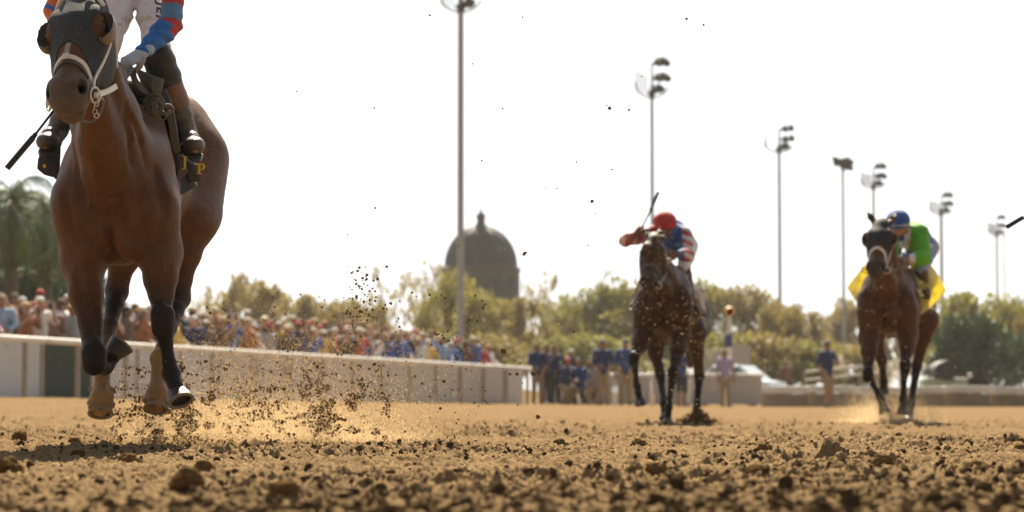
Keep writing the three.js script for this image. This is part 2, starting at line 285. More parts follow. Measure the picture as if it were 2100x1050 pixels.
// ---------- trees, palms, dome, floodlights ----------
const LEAF = { // seen against the light: leaves pass some of it
  olive: std([0.294, 0.233, 0.0756], 0.8, { transmission: 0.55, side: THREE.DoubleSide }), green: std([0.265, 0.251, 0.0588], 0.8, { transmission: 0.55, side: THREE.DoubleSide }),
  yellow: std([0.31, 0.28, 0.075], 0.8, { transmission: 0.55, side: THREE.DoubleSide }), dark: std([0.045, 0.085, 0.035], 0.7, { transmission: 0.35, side: THREE.DoubleSide }),
  frond: std([0.085, 0.13, 0.035], 0.55, { transmission: 0.4, side: THREE.DoubleSide }), bark: std([0.1, 0.075, 0.055], 0.95, { bumpMap: scaled(T.hair, 1), bumpScale: 0.01 }),
};
function crownGeo(seed, n, clumps, leaf, sparse) {   // unit crown: x, z in [-1, 1], y in [0, 1]; trunk and limbs apart
  const r = rng(seed), cl = [], pos = [], nor = [];
  for (let i = 0; i < clumps; i++) { const a = r() * 6.283, e = Math.pow(r(), 0.7), y = 0.2 + 0.72 * r(), w = Math.sqrt(Math.max(0.08, 1 - Math.pow((y - 0.45) / 0.58, 2))); cl.push([Math.cos(a) * e * 0.78 * w, y, Math.sin(a) * e * 0.78 * w, (sparse ? 0.1 : 0.17) + 0.14 * r()]); }
  for (let i = 0; i < n; i++) {
    const c = cl[Math.floor(r() * clumps)], th = r() * 6.283, ph = Math.acos(2 * r() - 1), q = c[3] * Math.pow(r(), 0.4), px = c[0] + q * Math.sin(ph) * Math.cos(th), py = c[1] + q * 0.75 * Math.cos(ph), pz = c[2] + q * Math.sin(ph) * Math.sin(th);
    const A = V(r() - 0.5, r() - 0.5, r() - 0.5).normalize(), B = V(r() - 0.5, r() - 0.5, r() - 0.5).cross(A).normalize(), s = leaf * (0.6 + 0.8 * r()), N = A.clone().cross(B);
    const P = [[-1, 0], [0, -0.45], [1, 0], [0, 0.45]].map(([a, b]) => [px + (A.x * a + B.x * b) * s, py + (A.y * a + B.y * b) * s, pz + (A.z * a + B.z * b) * s]);
    for (const k of [0, 1, 2, 0, 2, 3]) { pos.push(...P[k]); nor.push(N.x, N.y, N.z); }
  }
  const g = new THREE.BufferGeometry(); g.setAttribute('position', new THREE.Float32BufferAttribute(pos, 3)); g.setAttribute('normal', new THREE.Float32BufferAttribute(nor, 3));
  const limbs = [rod(V(0, -1, 0), V(0.02, 0.25, 0), 0.06, 0.035, 8)];
  for (const c of cl.slice(0, 9)) limbs.push(rod(V(0.01, 0.05 + 0.15 * r(), 0), V(c[0] * 0.85, c[1], c[2] * 0.85), 0.028, 0.008, 5));
  return { crown: g, trunk: merge(limbs) };
}
const CROWNS = [0, 1, 2, 3].map((i) => crownGeo(40 + i, 2600, 26, 0.055, false)).concat([0, 1].map((i) => crownGeo(60 + i, 750, 22, 0.045, true)));
let treeN = 0;
function tree(px, topY, wpx, d, leaf, kind, label, name = 'tree') {
  const s = FPX / d, p = at(px, 828, d); p.y = bank(p.x, p.z); const H = (828 - topY) / s + CAMH - p.y, W = wpx / s / 2 * 1.65, trunkH = H * (name === 'shrub' ? 0.08 : 0.24);
  const t = thing(name, p, label, name === 'shrub' ? 'shrub' : 'tree', name === 'shrub' ? 'shrubs behind the track' : 'trees in the haze behind the track');
  const g = CROWNS[kind], sc = (o) => { o.position.y = trunkH; o.scale.set(W, H - trunkH, W); o.rotation.y = treeN * 1.7; };
  sc(part('crown', g.crown, LEAF[leaf], t)); const tr = part('trunk', g.trunk, LEAF.bark, t); sc(tr); tr.scale.y = H - trunkH; tr.position.y = trunkH;
  if (trunkH < H * 0.5) { part('trunk', rod(V(0, -0.2, 0), V(0, trunkH, 0), 0.07 * W, 0.06 * W, 8), LEAF.bark, t); }
  treeN++;
}
const TREES = [
  [420, 588, 90, 170, 'olive', 4, 'thin olive tree right beside the foreground horse'], [478, 572, 100, 195, 'olive', 0, 'hazy olive tree above the left crowd, second from the horse'], [545, 578, 110, 180, 'olive', 1, 'rounded olive tree above the middle of the left crowd'],
  [612, 606, 105, 172, 'olive', 2, 'low olive tree left of the flying clods'], [688, 622, 110, 172, 'olive', 3, 'low brownish tree behind the column of flying dirt'], [748, 612, 90, 190, 'olive', 1, 'small olive tree just left of the bare trees'],
  [800, 546, 90, 235, 'olive', 4, 'tall thin nearly bare tree left of the domed tower'], [868, 540, 105, 240, 'olive', 5, 'tall sparse tree touching the left edge of the domed tower'], [925, 566, 105, 168, 'yellow', 0, 'yellow tree in front of the domed tower at the tall pole'],
  [990, 600, 125, 162, 'yellow', 1, 'yellow olive tree before the middle of the domed tower'], [1060, 612, 110, 160, 'olive', 2, 'olive tree before the right edge of the domed tower'], [1112, 560, 90, 235, 'olive', 5, 'tall sparse tree right of the domed tower'],
  [1162, 622, 95, 200, 'green', 3, 'low green tree between the domed tower and the second horse'], [1222, 598, 125, 190, 'green', 0, 'broad green tree left of the second horse'], [1288, 568, 130, 192, 'green', 1, 'tall green tree right behind the second horse head'],
  [1368, 600, 120, 195, 'green', 2, 'green tree hidden behind the second horse body'], [1455, 586, 130, 190, 'green', 3, 'broad green tree right of the second horse'], [1535, 592, 125, 188, 'olive', 0, 'yellow green tree left of the third floodlight pole'],
  [1605, 622, 110, 182, 'olive', 1, 'low olive tree at the third floodlight pole'], [1668, 640, 90, 185, 'olive', 2, 'small brownish tree left of the panel floodlight'], [1742, 622, 95, 220, 'olive', 3, 'hazy grey tree behind the third horse left side'],
  [1848, 648, 90, 210, 'olive', 1, 'hazy tree behind the third horse legs'], [1938, 622, 110, 160, 'green', 0, 'green tree right beside the third horse'], [1998, 600, 135, 155, 'green', 2, 'large green tree between the two rightmost poles'], [2072, 618, 125, 165, 'green', 3, 'yellow green tree at the right edge'], [2130, 640, 90, 150, 'olive', 1, 'olive tree cut off by the right edge'],
];
for (const a of TREES) tree(...a);
[[860, 690, 120, 130, 'yellow', 1], [460, 655, 130, 130, 'green', 2], [700, 690, 150, 140, 'olive', 3], [1010, 690, 150, 140, 'olive', 0], [1150, 690, 140, 140, 'green', 1], [1250, 690, 140, 140, 'green', 2], [1460, 690, 140, 140, 'green', 3], [1570, 690, 150, 140, 'olive', 0], [1660, 700, 120, 140, 'green', 2], [1970, 650, 120, 125, 'dark', 1], [1760, 710, 140, 140, 'olive', 0], [2070, 690, 120, 140, 'dark', 3], [340, 660, 150, 125, 'olive', 2], [2010, 655, 110, 125, 'dark', 0], [580, 680, 140, 135, 'olive', 1]].forEach((a, i) =>
  tree(...a, ['low yellow shrub just left of the tall pole base', 'low green shrub behind the crowd beside the foreground horse', 'olive shrub behind the crowd below the flying clods', 'olive shrub below the domed tower', 'green shrub behind the far end of the crowd', 'green shrub behind the officials left of the second horse', 'green shrub behind the picket fence', 'olive shrub at the base of the third pole', 'green shrub above the lone walking official', 'dark green bushy shrub right of the third horse', 'olive shrub behind the legs of the third horse', 'dark shrub at the base of the rightmost pole', 'olive shrub behind the legs of the foreground horse', 'dark bushy shrub left of the rightmost pole', 'olive shrub behind the crowd under the rounded olive tree'][i], 'shrub'));

// palms on the left, hanging fronds
function palm(px, topY, d, seed, label) {
  const r = rng(seed), s = FPX / d, p = at(px, 828, d); p.y = bank(p.x, p.z); const H = (828 - topY) / s, t = thing('palm_tree', p, label, 'palm tree', 'palms behind the crowd');
  part('trunk', rod(V(0, -0.3, 0), V(0, H * 0.8, 0), 0.24, 0.15, 10), LEAF.bark, t);
  for (let k = 0; k < 26; k++) {
    const a = k * 2.4 + r() * 0.4, e = 1.2 - k * 0.075, L = 2.0 + 0.8 * r(), pos = [], nor = [], o = V(0, H * 0.8 + 0.1 - k * 0.03, 0), dx = V(Math.cos(a), 0, Math.sin(a));
    let q = o.clone(), pe = e; const pts = [q.clone()];
    for (let i = 0; i < 9; i++) { pe -= 0.2 + 0.05 * i * 0.5; q = q.clone().addScaledVector(dx, Math.cos(pe) * L / 9).add(V(0, Math.sin(pe) * L / 9, 0)); pts.push(q); }
    for (let i = 1; i < 10; i++) for (let m = 0; m < 3; m++) for (const sd of [-1, 1]) {
      const b = pts[i - 1].clone().lerp(pts[i], m / 3), tg = pts[i].clone().sub(pts[i - 1]).normalize(), sideV = tg.clone().cross(V(0, 1, 0)).normalize(), ll = 0.55 * Math.sin((i + m / 3) / 10 * 3.0 + 0.1) + 0.12;
      const tip = b.clone().addScaledVector(sideV, sd * ll * 0.55).addScaledVector(tg, ll * 0.4).add(V(0, -ll * (0.35 + 0.6 * r()), 0)), w = tg.clone().multiplyScalar(0.02 + 0.015 * r());
      for (const v of [b.clone().sub(w), b.clone().add(w), tip]) { pos.push(v.x, v.y, v.z); nor.push(sideV.x * 0.3, 0.9, sideV.z * 0.3); }
    }
    const g = new THREE.BufferGeometry(); g.setAttribute('position', new THREE.Float32BufferAttribute(pos, 3)); g.setAttribute('normal', new THREE.Float32BufferAttribute(nor, 3)); g.computeVertexNormals();
    part('frond', merge([g, clean(tube(pts, 0.018, 4)).deleteAttribute('uv')]), LEAF.frond, t);
  }
}
palm(20, 350, 78, 1, 'tall palm with drooping fronds at the left edge'); palm(92, 385, 84, 2, 'palm with hanging fronds just left of the foreground horse'); palm(-40, 370, 80, 3, 'palm mostly outside the left edge');
tree(40, 408, 150, 92, 'dark', 0, 'dark dense tree under the palms at the left edge'); tree(130, 430, 120, 96, 'dark', 1, 'dark dense tree directly behind the foreground horse chest'); tree(-30, 430, 140, 95, 'dark', 2, 'dark tree cut off by the left edge'); tree(85, 450, 120, 90, 'dark', 3, 'dense dark green tree left of the foreground horse chest');
[[15, 570, 110, 88, 'dark', 1, 'dark shrub behind the crowd at the left edge', 'shrub'], [95, 575, 120, 88, 'dark', 2, 'dark shrub behind the crowd left of the horse', 'shrub'], [180, 600, 110, 90, 'dark', 3, 'dark shrub behind the legs of the foreground horse', 'shrub']].forEach((a) => tree(...a));

// domed tower
{
  const d = 350, s = FPX / d, p = at(986, 828, 262); p.y = 0; const t = thing('domed_tower', p, 'dark domed tower with a pointed lantern rising behind yellow trees', 'tower');
  t.scale.setScalar(262 / 350);
  const stone = std([0.07, 0.07, 0.068], 0.9, { map: scaled(T.stain, 0.2) }), lead = std([0.022, 0.027, 0.03], 0.7), dark = std([0.02, 0.02, 0.022], 0.6);
  const e = (y) => (828 - y) / s + CAMH, Rd = 5.0, y0 = e(545), y1 = e(462), L = (pts, seg = 48) => new THREE.LatheGeometry(pts.map(([r, y]) => new THREE.Vector2(r, y)), seg);
  const dome = []; for (let i = 0; i <= 20; i++) { const a = i / 20 * Math.PI / 2; dome.push([Math.max(0.55, Rd * Math.cos(a)), y0 + (y1 - y0) * Math.sin(a)]); }
  const dm = part('dome', L(dome), lead, t);
  for (let k = 0; k < 16; k++) { const a = k / 16 * 6.283; part('rib', tube(dome.slice(0, 20).map(([r, y]) => V(Math.cos(a) * (r + 0.03), y, Math.sin(a) * (r + 0.03))), 0.09, 5), lead, dm); }
  part('drum', L([[5.2, -0.5], [5.2, y0 - 1.0]]), stone, t);
  part('cornice', L([[5.2, y0 - 1.0], [5.6, y0 - 0.75], [5.62, y0 - 0.35], [5.35, y0 - 0.3], [5.3, y0], [5.0, y0 + 0.05]]), stone, t);
  part('lantern', L([[0.95, y1 - 0.25], [0.95, y1 + 0.15], [0.6, y1 + 0.2], [0.6, y1 + 1.2], [0.8, y1 + 1.3], [0.75, y1 + 1.45], [0.3, y1 + 1.9], [0.14, y1 + 2.1], [0.1, y1 + 2.5], [0.01, y1 + 2.7]], 20), stone, t);
  for (let k = 0; k < 16; k++) { const a = (k + 0.5) / 16 * 6.283; const c = part('column', rod(V(Math.cos(a) * 5.35, y0 - 7.2, Math.sin(a) * 5.35), V(Math.cos(a) * 5.35, y0 - 1.0, Math.sin(a) * 5.35), 0.22, 0.19, 10), stone, t); }
  for (let k = 0; k < 16; k++) { const a = k / 16 * 6.283, g = box(1.0, 4.2, 0.12, 0, y0 - 4, 5.2).rotateY(Math.PI / 2 - a); part('window', g, dark, t); }
}
// floodlight masts
{
  const steel = std([0.3, 0.32, 0.33], 0.6), housing = std([0.025, 0.027, 0.022], 0.8), glass = std([0.08, 0.08, 0.075], 0.7);
  const mast = (px, topY, botHead, wpx, d, kind, label, wide) => {
    const s = FPX / d, p = at(px, 828, d); p.y = 0.1; const e = (y) => (828 - y) / s + CAMH - 0.1, y0 = e(botHead), y1 = e(topY), W = wpx / s / 2, h = y1 - y0, t = thing('floodlight_mast', p, label, 'floodlight', 'floodlight masts along the track');
    part('pole', rod(V(0, -0.3, 0), V(0, y0 + h * 0.35, 0), wide, wide * 0.78, 14), steel, t);
    if (kind === 1) { // one slanting bank of lamps seen from behind
const b = flap([[-1, 0.95], [-0.45, 0.98], [-0.2, 0.88], [0.6, 0.98], [0.95, 0.42], [0.9, 0.3], [-0.05, 0.36], [-0.5, 0.6]].map(([x, y]) => V(x * W, y0 + h * y, -0.4 * y)), 0.5, V(0, -0.3, 1), 0.1); part('lamp_bank', b, housing, t);
      for (let i = -1; i <= 1; i++) part('lamp', new THREE.CylinderGeometry(W * 0.32, W * 0.22, 0.4, 14).rotateX(1.1).translate(i * W * 0.6, y0 + h * 0.62, 0.32), housing, t);
      part('bracket', rod(V(0, y0 + h * 0.2, 0), V(0, y0 + h * 0.6, 0), 0.16, 0.16, 8), steel, t); return t;
    }
    // bowl of curved arms, a slatted rack on the left, tiers of lamps on the right
    for (const sg of [-1, 1]) part('arm', tube([V(0, y0, 0), V(sg * W * 0.55, y0 + h * 0.08, 0.1), V(sg * W * 0.85, y0 + h * 0.2, 0.15), V(sg * W, y0 + h * (sg < 0 ? 0.42 : 0.3), 0.2)], 0.075, 6), steel, t);
    part('collar', new THREE.CylinderGeometry(W * 0.28, wide * 0.6, h * 0.22, 12).translate(0, y0 + h * 0.08, 0), housing, t);
    const slat = box(0.05, h * 0.5, 0.3); const n = kind === 2 ? 2 : 7;
    for (let i = 0; i < n; i++) { const m = part('slat', slat, steel, t); m.position.set(-W * (0.95 - i * 0.11), y0 + h * (0.4 - 0.16 * i / 7 + 0.06), 0.1 * i); }
    part('upright', rod(V(W * 0.02, y0 + h * 0.05, 0), V(0, y1 - h * 0.1, 0), 0.1, 0.08, 8), steel, t);
    const tier = (y, len, ang, k) => {
      part('lamp_arm', tube([V(0, y - h * 0.08, 0), V(W * 0.25, y, 0), V(W * len, y - h * 0.03, 0.2)], 0.07, 6), housing, t);
      for (let i = 0; i < k; i++) { const x = W * (0.28 + (len - 0.28) * (i + 0.5) / k), lm = part('lamp', new THREE.CylinderGeometry(W * 0.26, W * 0.17, h * 0.2, 14).rotateZ(ang).rotateX(0.5).translate(x, y - h * 0.02, 0.25 * (i % 2 ? 1 : -1)), housing, t); part('lens', new THREE.CircleGeometry(W * 0.17, 14).rotateY(Math.PI / 2).translate(x + W * 0.13, y - h * 0.05, 0.25 * (i % 2 ? 1 : -1)), glass, lm); }
    };
    tier(y1 - h * 0.06, 0.95, 1.0, kind === 2 ? 2 : 3); tier(y0 + h * 0.55, 1.0, 1.0, kind === 2 ? 2 : 3); tier(y0 + h * 0.26, 0.55, 1.2, 2);
    return t;
  };
  mast(944, -62, 22, 86, 156, 0, 'nearest floodlight mast, standing before the domed tower, top cut off', 0.25);
  mast(1339, 118, 200, 72, 178, 0, 'floodlight mast rising directly behind the second jockey', 0.17);
  mast(1601, 258, 312, 62, 191, 2, 'floodlight mast with an open bracket, midway between the two rear horses', 0.17);
  mast(1732, 318, 362, 48, 215, 1, 'floodlight mast with one flat slanting lamp bank', 0.16);
  mast(1795, 336, 388, 54, 224, 0, 'floodlight mast directly behind the third horse and jockey', 0.17);
  mast(1934, 396, 442, 50, 258, 0, 'floodlight mast just right of the third jockey', 0.24);
  mast(2048, 442, 486, 38, 300, 0, 'smallest floodlight mast at the right with a drooping lamp', 0.2);
  const p = at(2063, 828, 310); p.y = 0; const t = thing('pole', p, 'thin plain pole right of the smallest floodlight mast', 'pole'); part('shaft', rod(V(0, -0.3, 0), V(0, 21, 0), 0.16, 0.1, 10), steel, t); part('cap', new THREE.SphereGeometry(0.14, 10, 8).translate(0, 21, 0), steel, t);
}

// ---------- rails and fences ----------
const white = std([0.64, 0.61, 0.56], 0.5, { map: scaled(T.stain, 0.7) }), post = std([0.34, 0.3, 0.25], 0.7, { map: scaled(T.stain, 1) }), panel = std([0.47, 0.435, 0.4], 0.8, { map: scaled(T.stain, 0.5) }), panelBlue = std([0.48, 0.49, 0.52], 0.8, { map: scaled(T.stain, 0.5) });
const greenPanel = std([0.02, 0.04, 0.028], 0.8);
const along = (t, off = 0) => { const p = RA.clone().addScaledVector(RDIR, t).addScaledVector(ROUT, off); p.y = bank(p.x, p.z); return p; };
{
  const o = along(0), t = thing('running_rail', o, 'long white rail in front of the crowd', 'rail'), L = [];
  for (let k = -4; k <= RLEN + 1; k += 2) L.push(along(k).sub(o).add(V(0, 1.04, 0)));
  for (let i = 0; i + 1 < L.length; i++) part('rail_tube', rod(L[i], L[i + 1].clone().lerp(L[i], 0.004), 0.062, 0.062, 12), white, t);
  for (let k = -3; k <= RLEN; k += 2) { const p = along(k).sub(o); part('post', rod(p.clone().add(V(0, -0.2, 0)), p.clone().add(V(0, 0.985, 0)), 0.05, 0.05, 10), post, t); }
  const f = thing('panel_fence', along(0, 0.75), 'pale panel fence between the rail and the crowd', 'fence'), o2 = f.position;
  const ang = Math.atan2(-RDIR.z, RDIR.x), pg = box(1.84, 1.1, 0.04, 0, 0.52, 0, 0.015), fp = box(0.09, 1.12, 0.07, 0, 0.5, 0);
  for (let k = -5; k < RLEN + 0.5; k += 2) {
    const dark = k === 3; const p = along(k + 1, 0.75).sub(o2); { const m = part('panel', pg, dark ? greenPanel : k < 10 ? panelBlue : panel, f, dark ? 'dark green panel' : null); m.position.copy(p); m.rotation.y = ang; }
    const q = along(k, 0.75).sub(o2), m2 = part('fence_post', fp, post, f); m2.position.copy(q); m2.rotation.y = ang;
  }
}
{ // barrier on the right side of the gap, then the low far rail on its bank
  const f = thing('barrier_fence', at(1108, 830, 80).setY(0.15), 'white panel barrier behind the officials and the second horse', 'fence'), o = f.position;
  const pg = box(1.06, 0.9, 0.05, 0, 0.5, 0, 0.015), n = 6, fp = box(0.08, 1.02, 0.07, 0, 0.48, 0);
  for (let i = 0; i < n; i++) { part('panel', pg, panel, f).position.set(0.58 + i * 1.2, 0, -0.15 * i); part('fence_post', fp, white, f).position.set(i * 1.2 - 0.02, 0, -0.15 * i + 0.06); }
  part('top_rail', rod(V(-0.1, 1.0, 0), V(7.2, 1.0, -0.9), 0.05, 0.05, 8), white, f);
  const w = thing('low_wall', at(1560, 835, 84).setY(0.1), 'low tan wall with a white capping along the far right', 'wall'), tan = std([0.42, 0.33, 0.23], 0.95, { map: scaled(T.soil, 0.3), bumpMap: scaled(T.grain, 1), bumpScale: 0.02 });
  for (let i = 0; i < 7; i++) { const m = part('wall_section', box(1.58, 0.48, 0.25, 0, 0.24, 0, 0.02), tan, w); m.position.set(0.8 + i * 1.6, -0.02 + 0.02 * Math.sin(i * 2), -0.5 * i); const c = part('capping', box(1.59, 0.24, 0.34, 0, 0.61, 0, 0.03), white, w); c.position.set(0.8 + i * 1.6, -0.02 + 0.025 * Math.sin(i * 2), -0.5 * i); }
  const pf = thing('picket_fence', at(1395, 760, 96).setY(0.2), 'tall white picket fence behind the second horse hindquarters', 'fence'), sl = box(0.05, 1.15, 0.04, 0, 1.6, 0);
  for (let i = 0; i < 17; i++) part('picket', sl, white, pf).position.set(i * 0.11, 0, 0);
  for (const y of [1.15, 2.02]) part('fence_rail', box(2.0, 0.06, 0.05, 0.9, y, -0.05), white, pf);
  for (const x of [-0.08, 1.9]) part('fence_post', box(0.08, 2.3, 0.08, x, 1.1, -0.05), white, pf);
  part('board', box(0.72, 1.0, 0.05, 2.34, 1.75, 0, 0.01), std([0.4, 0.36, 0.32], 0.8), pf);
  const fp2 = thing('finish_pole', at(1497, 828, 82).setY(0.12), 'white pole with an orange ball on top right of the second horse', 'pole');
  part('shaft', rod(V(0, -0.2, 0), V(0, 2.95, 0), 0.085, 0.075, 14), white, fp2); part('ball', new THREE.SphereGeometry(0.19, 18, 12).scale(1, 0.75, 1).translate(0, 3.13, 0), std([0.5, 0.24, 0.04], 0.5), fp2); part('sign_plate', box(0.26, 0.42, 0.03, -0.06, 2.15, 0.1, 0.01), std([0.03, 0.06, 0.16], 0.6), fp2);
  const rails = thing('paddock_rail', at(1650, 760, 105).setY(0.2), 'pale sloping double rail in the haze left of the third horse', 'rail');
  for (const y of [1.0, 1.35]) part('rail_bar', rod(V(0, y, 0), V(5.2, y + 0.55, -3), 0.05, 0.05, 8), white, rails);
  for (let i = 0; i < 5; i++) part('post', rod(V(i * 1.25, -0.2, -0.72 * i), V(i * 1.25, 1.4 + i * 0.13, -0.72 * i), 0.05, 0.05, 8), post, rails);
}
// ---------- vehicles behind the barrier ----------
{
  const p = at(1492, 828, 92); p.y = 0.14; const t = thing('parked_car', p, 'silver car behind the white barrier right of the second horse', 'car'); t.rotation.y = -0.5;
  const paint = std([0.55, 0.57, 0.58], 0.25, { metalness: 0.4, clearcoat: 0.6 }), glass = std([0.1, 0.16, 0.2], 0.05), black = std([0.02, 0.02, 0.02], 0.8);
  const prof = (pts, w) => { const s = new THREE.Shape(pts.map(([x, y]) => new THREE.Vector2(x, y))); return new THREE.ExtrudeGeometry(s, { depth: w, bevelEnabled: true, bevelSize: 0.06, bevelThickness: 0.06, bevelSegments: 3, curveSegments: 8 }).translate(0, 0, -w / 2); };
  part('body', merge([prof([[-2, 0.3], [-2, 0.72], [-1.5, 0.86], [-0.9, 0.9], [1.1, 0.92], [1.9, 0.82], [2.05, 0.55], [2.0, 0.3]], 1.62), prof([[-0.95, 0.9], [-0.25, 1.4], [0.75, 1.42], [1.45, 0.92]], 1.36)]), paint, t);
  part('windscreen', box(0.78, 0.02, 1.2).rotateZ(0.62).translate(-0.62, 1.2, 0), glass, t);
  for (const z of [-1, 1]) { part('side_window', prof([[-0.7, 0.96], [-0.18, 1.32], [0.68, 1.34], [1.15, 0.97]], 0.02).translate(0, 0, z * 0.74), glass, t); part('headlight', box(0.08, 0.14, 0.34, -2.05, 0.66, z * 0.58, 0.02), std([0.7, 0.7, 0.66], 0.1), t); }
  for (const x of [-1.3, 1.3]) for (const z of [-0.76, 0.76]) { const w = part('wheel', new THREE.CylinderGeometry(0.32, 0.32, 0.22, 24).rotateX(Math.PI / 2).translate(x, 0.32, z), black, t); part('rim', new THREE.CylinderGeometry(0.19, 0.19, 0.24, 16).rotateX(Math.PI / 2).translate(x, 0.32, z), paint, w); }
  part('bumper', box(0.1, 0.16, 1.5, -2.08, 0.4, 0, 0.03), paint, t);
  const q = at(1935, 828, 96); q.y = 0.14; const u = thing('utility_cart', q, 'pale green cart with a dark arched canopy right of the third horse', 'cart'), gr = std([0.36, 0.42, 0.33], 0.6), dk = std([0.03, 0.03, 0.035], 0.7);
  part('tub', box(1.7, 0.62, 1.2, 0, 0.75, 0, 0.08), gr, u); part('canopy', new THREE.CylinderGeometry(0.72, 0.72, 1.3, 24, 1, false, 0, Math.PI).rotateZ(Math.PI / 2).rotateX(-Math.PI / 2).scale(1.3, 0.55, 1).rotateY(Math.PI / 2).translate(0.25, 1.35, 0), dk, u);
  for (const x of [-0.65, 1.0]) for (const z of [-0.5, 0.5]) part('canopy_post', rod(V(x, 1, z), V(x, 1.5, z), 0.03, 0.03, 6), dk, u);
  for (const x of [-0.6, 0.6]) for (const z of [-0.6, 0.6]) part('wheel', new THREE.CylinderGeometry(0.3, 0.3, 0.18, 20).rotateX(Math.PI / 2).translate(x, 0.3, z), dk, u);
  part('headlamp', new THREE.SphereGeometry(0.1, 12, 8).translate(0.9, 1.15, 0.62), std([0.8, 0.78, 0.7], 0.1), u);
}
// ---------- horses ----------
const M = {
  coat: new THREE.MeshPhysicalMaterial({ color: rgb(1, 1, 1), vertexColors: true, roughness: 0.46, specularIntensity: 0.28, map: scaled(T.coat, 0.7), bumpMap: scaled(T.hair, 3), bumpScale: 0.003 }),
  hood: std([0.1, 0.11, 0.132], 0.85, { map: scaled(T.specks, 1.1), bumpMap: scaled(T.grain, 12), bumpScale: 0.002 }),
  hood_plain: std([0.013, 0.014, 0.018], 0.8),
  cup: std([0.2, 0.16, 0.125], 0.6, { map: scaled(T.dust, 5), bumpMap: scaled(T.grain, 9), bumpScale: 0.002 }),
  hoof: std([0.03, 0.026, 0.023], 0.45, { bumpMap: scaled(T.hair, 9), bumpScale: 0.001 }),
  hoof_dusty: std([0.3, 0.175, 0.07], 0.95, { map: scaled(T.dust, 4), bumpMap: scaled(T.grain, 12), bumpScale: 0.004 }),
  shoe: std([0.2, 0.17, 0.13], 0.8),
  sole: std([0.02, 0.018, 0.016], 0.9),
  strap_white: std([0.62, 0.56, 0.5], 0.55, { map: scaled(T.stain, 6) }),
  strap_dark: std([0.05, 0.04, 0.032], 0.5, { map: scaled(T.dust, 8) }),
  strap_grey: std([0.13, 0.12, 0.1], 0.55, { map: scaled(T.stain, 6) }),
  steel: std([0.5, 0.45, 0.38], 0.35, { metalness: 0.9 }),
  eye: std([0.01, 0.007, 0.005], 0.05),
  saddle: std([0.05, 0.052, 0.025], 0.45, { map: scaled(T.stain, 3), bumpMap: scaled(T.grain, 6), bumpScale: 0.003 }),
  navy: std([0.03, 0.036, 0.055], 0.85, { map: scaled(T.specks, 1.1) }),
  mane: std([0.012, 0.009, 0.008], 0.6),
};
const BAY = [0.13, 0.06, 0.028], BAYDARK = [0.055, 0.025, 0.014], BLACK = [0.016, 0.012, 0.01], DUSTY = [0.34, 0.2, 0.085], MUZZLE = [0.12, 0.088, 0.07];
const mixc = (a, b, t) => [lerp(a[0], b[0], t), lerp(a[1], b[1], t), lerp(a[2], b[2], t)];

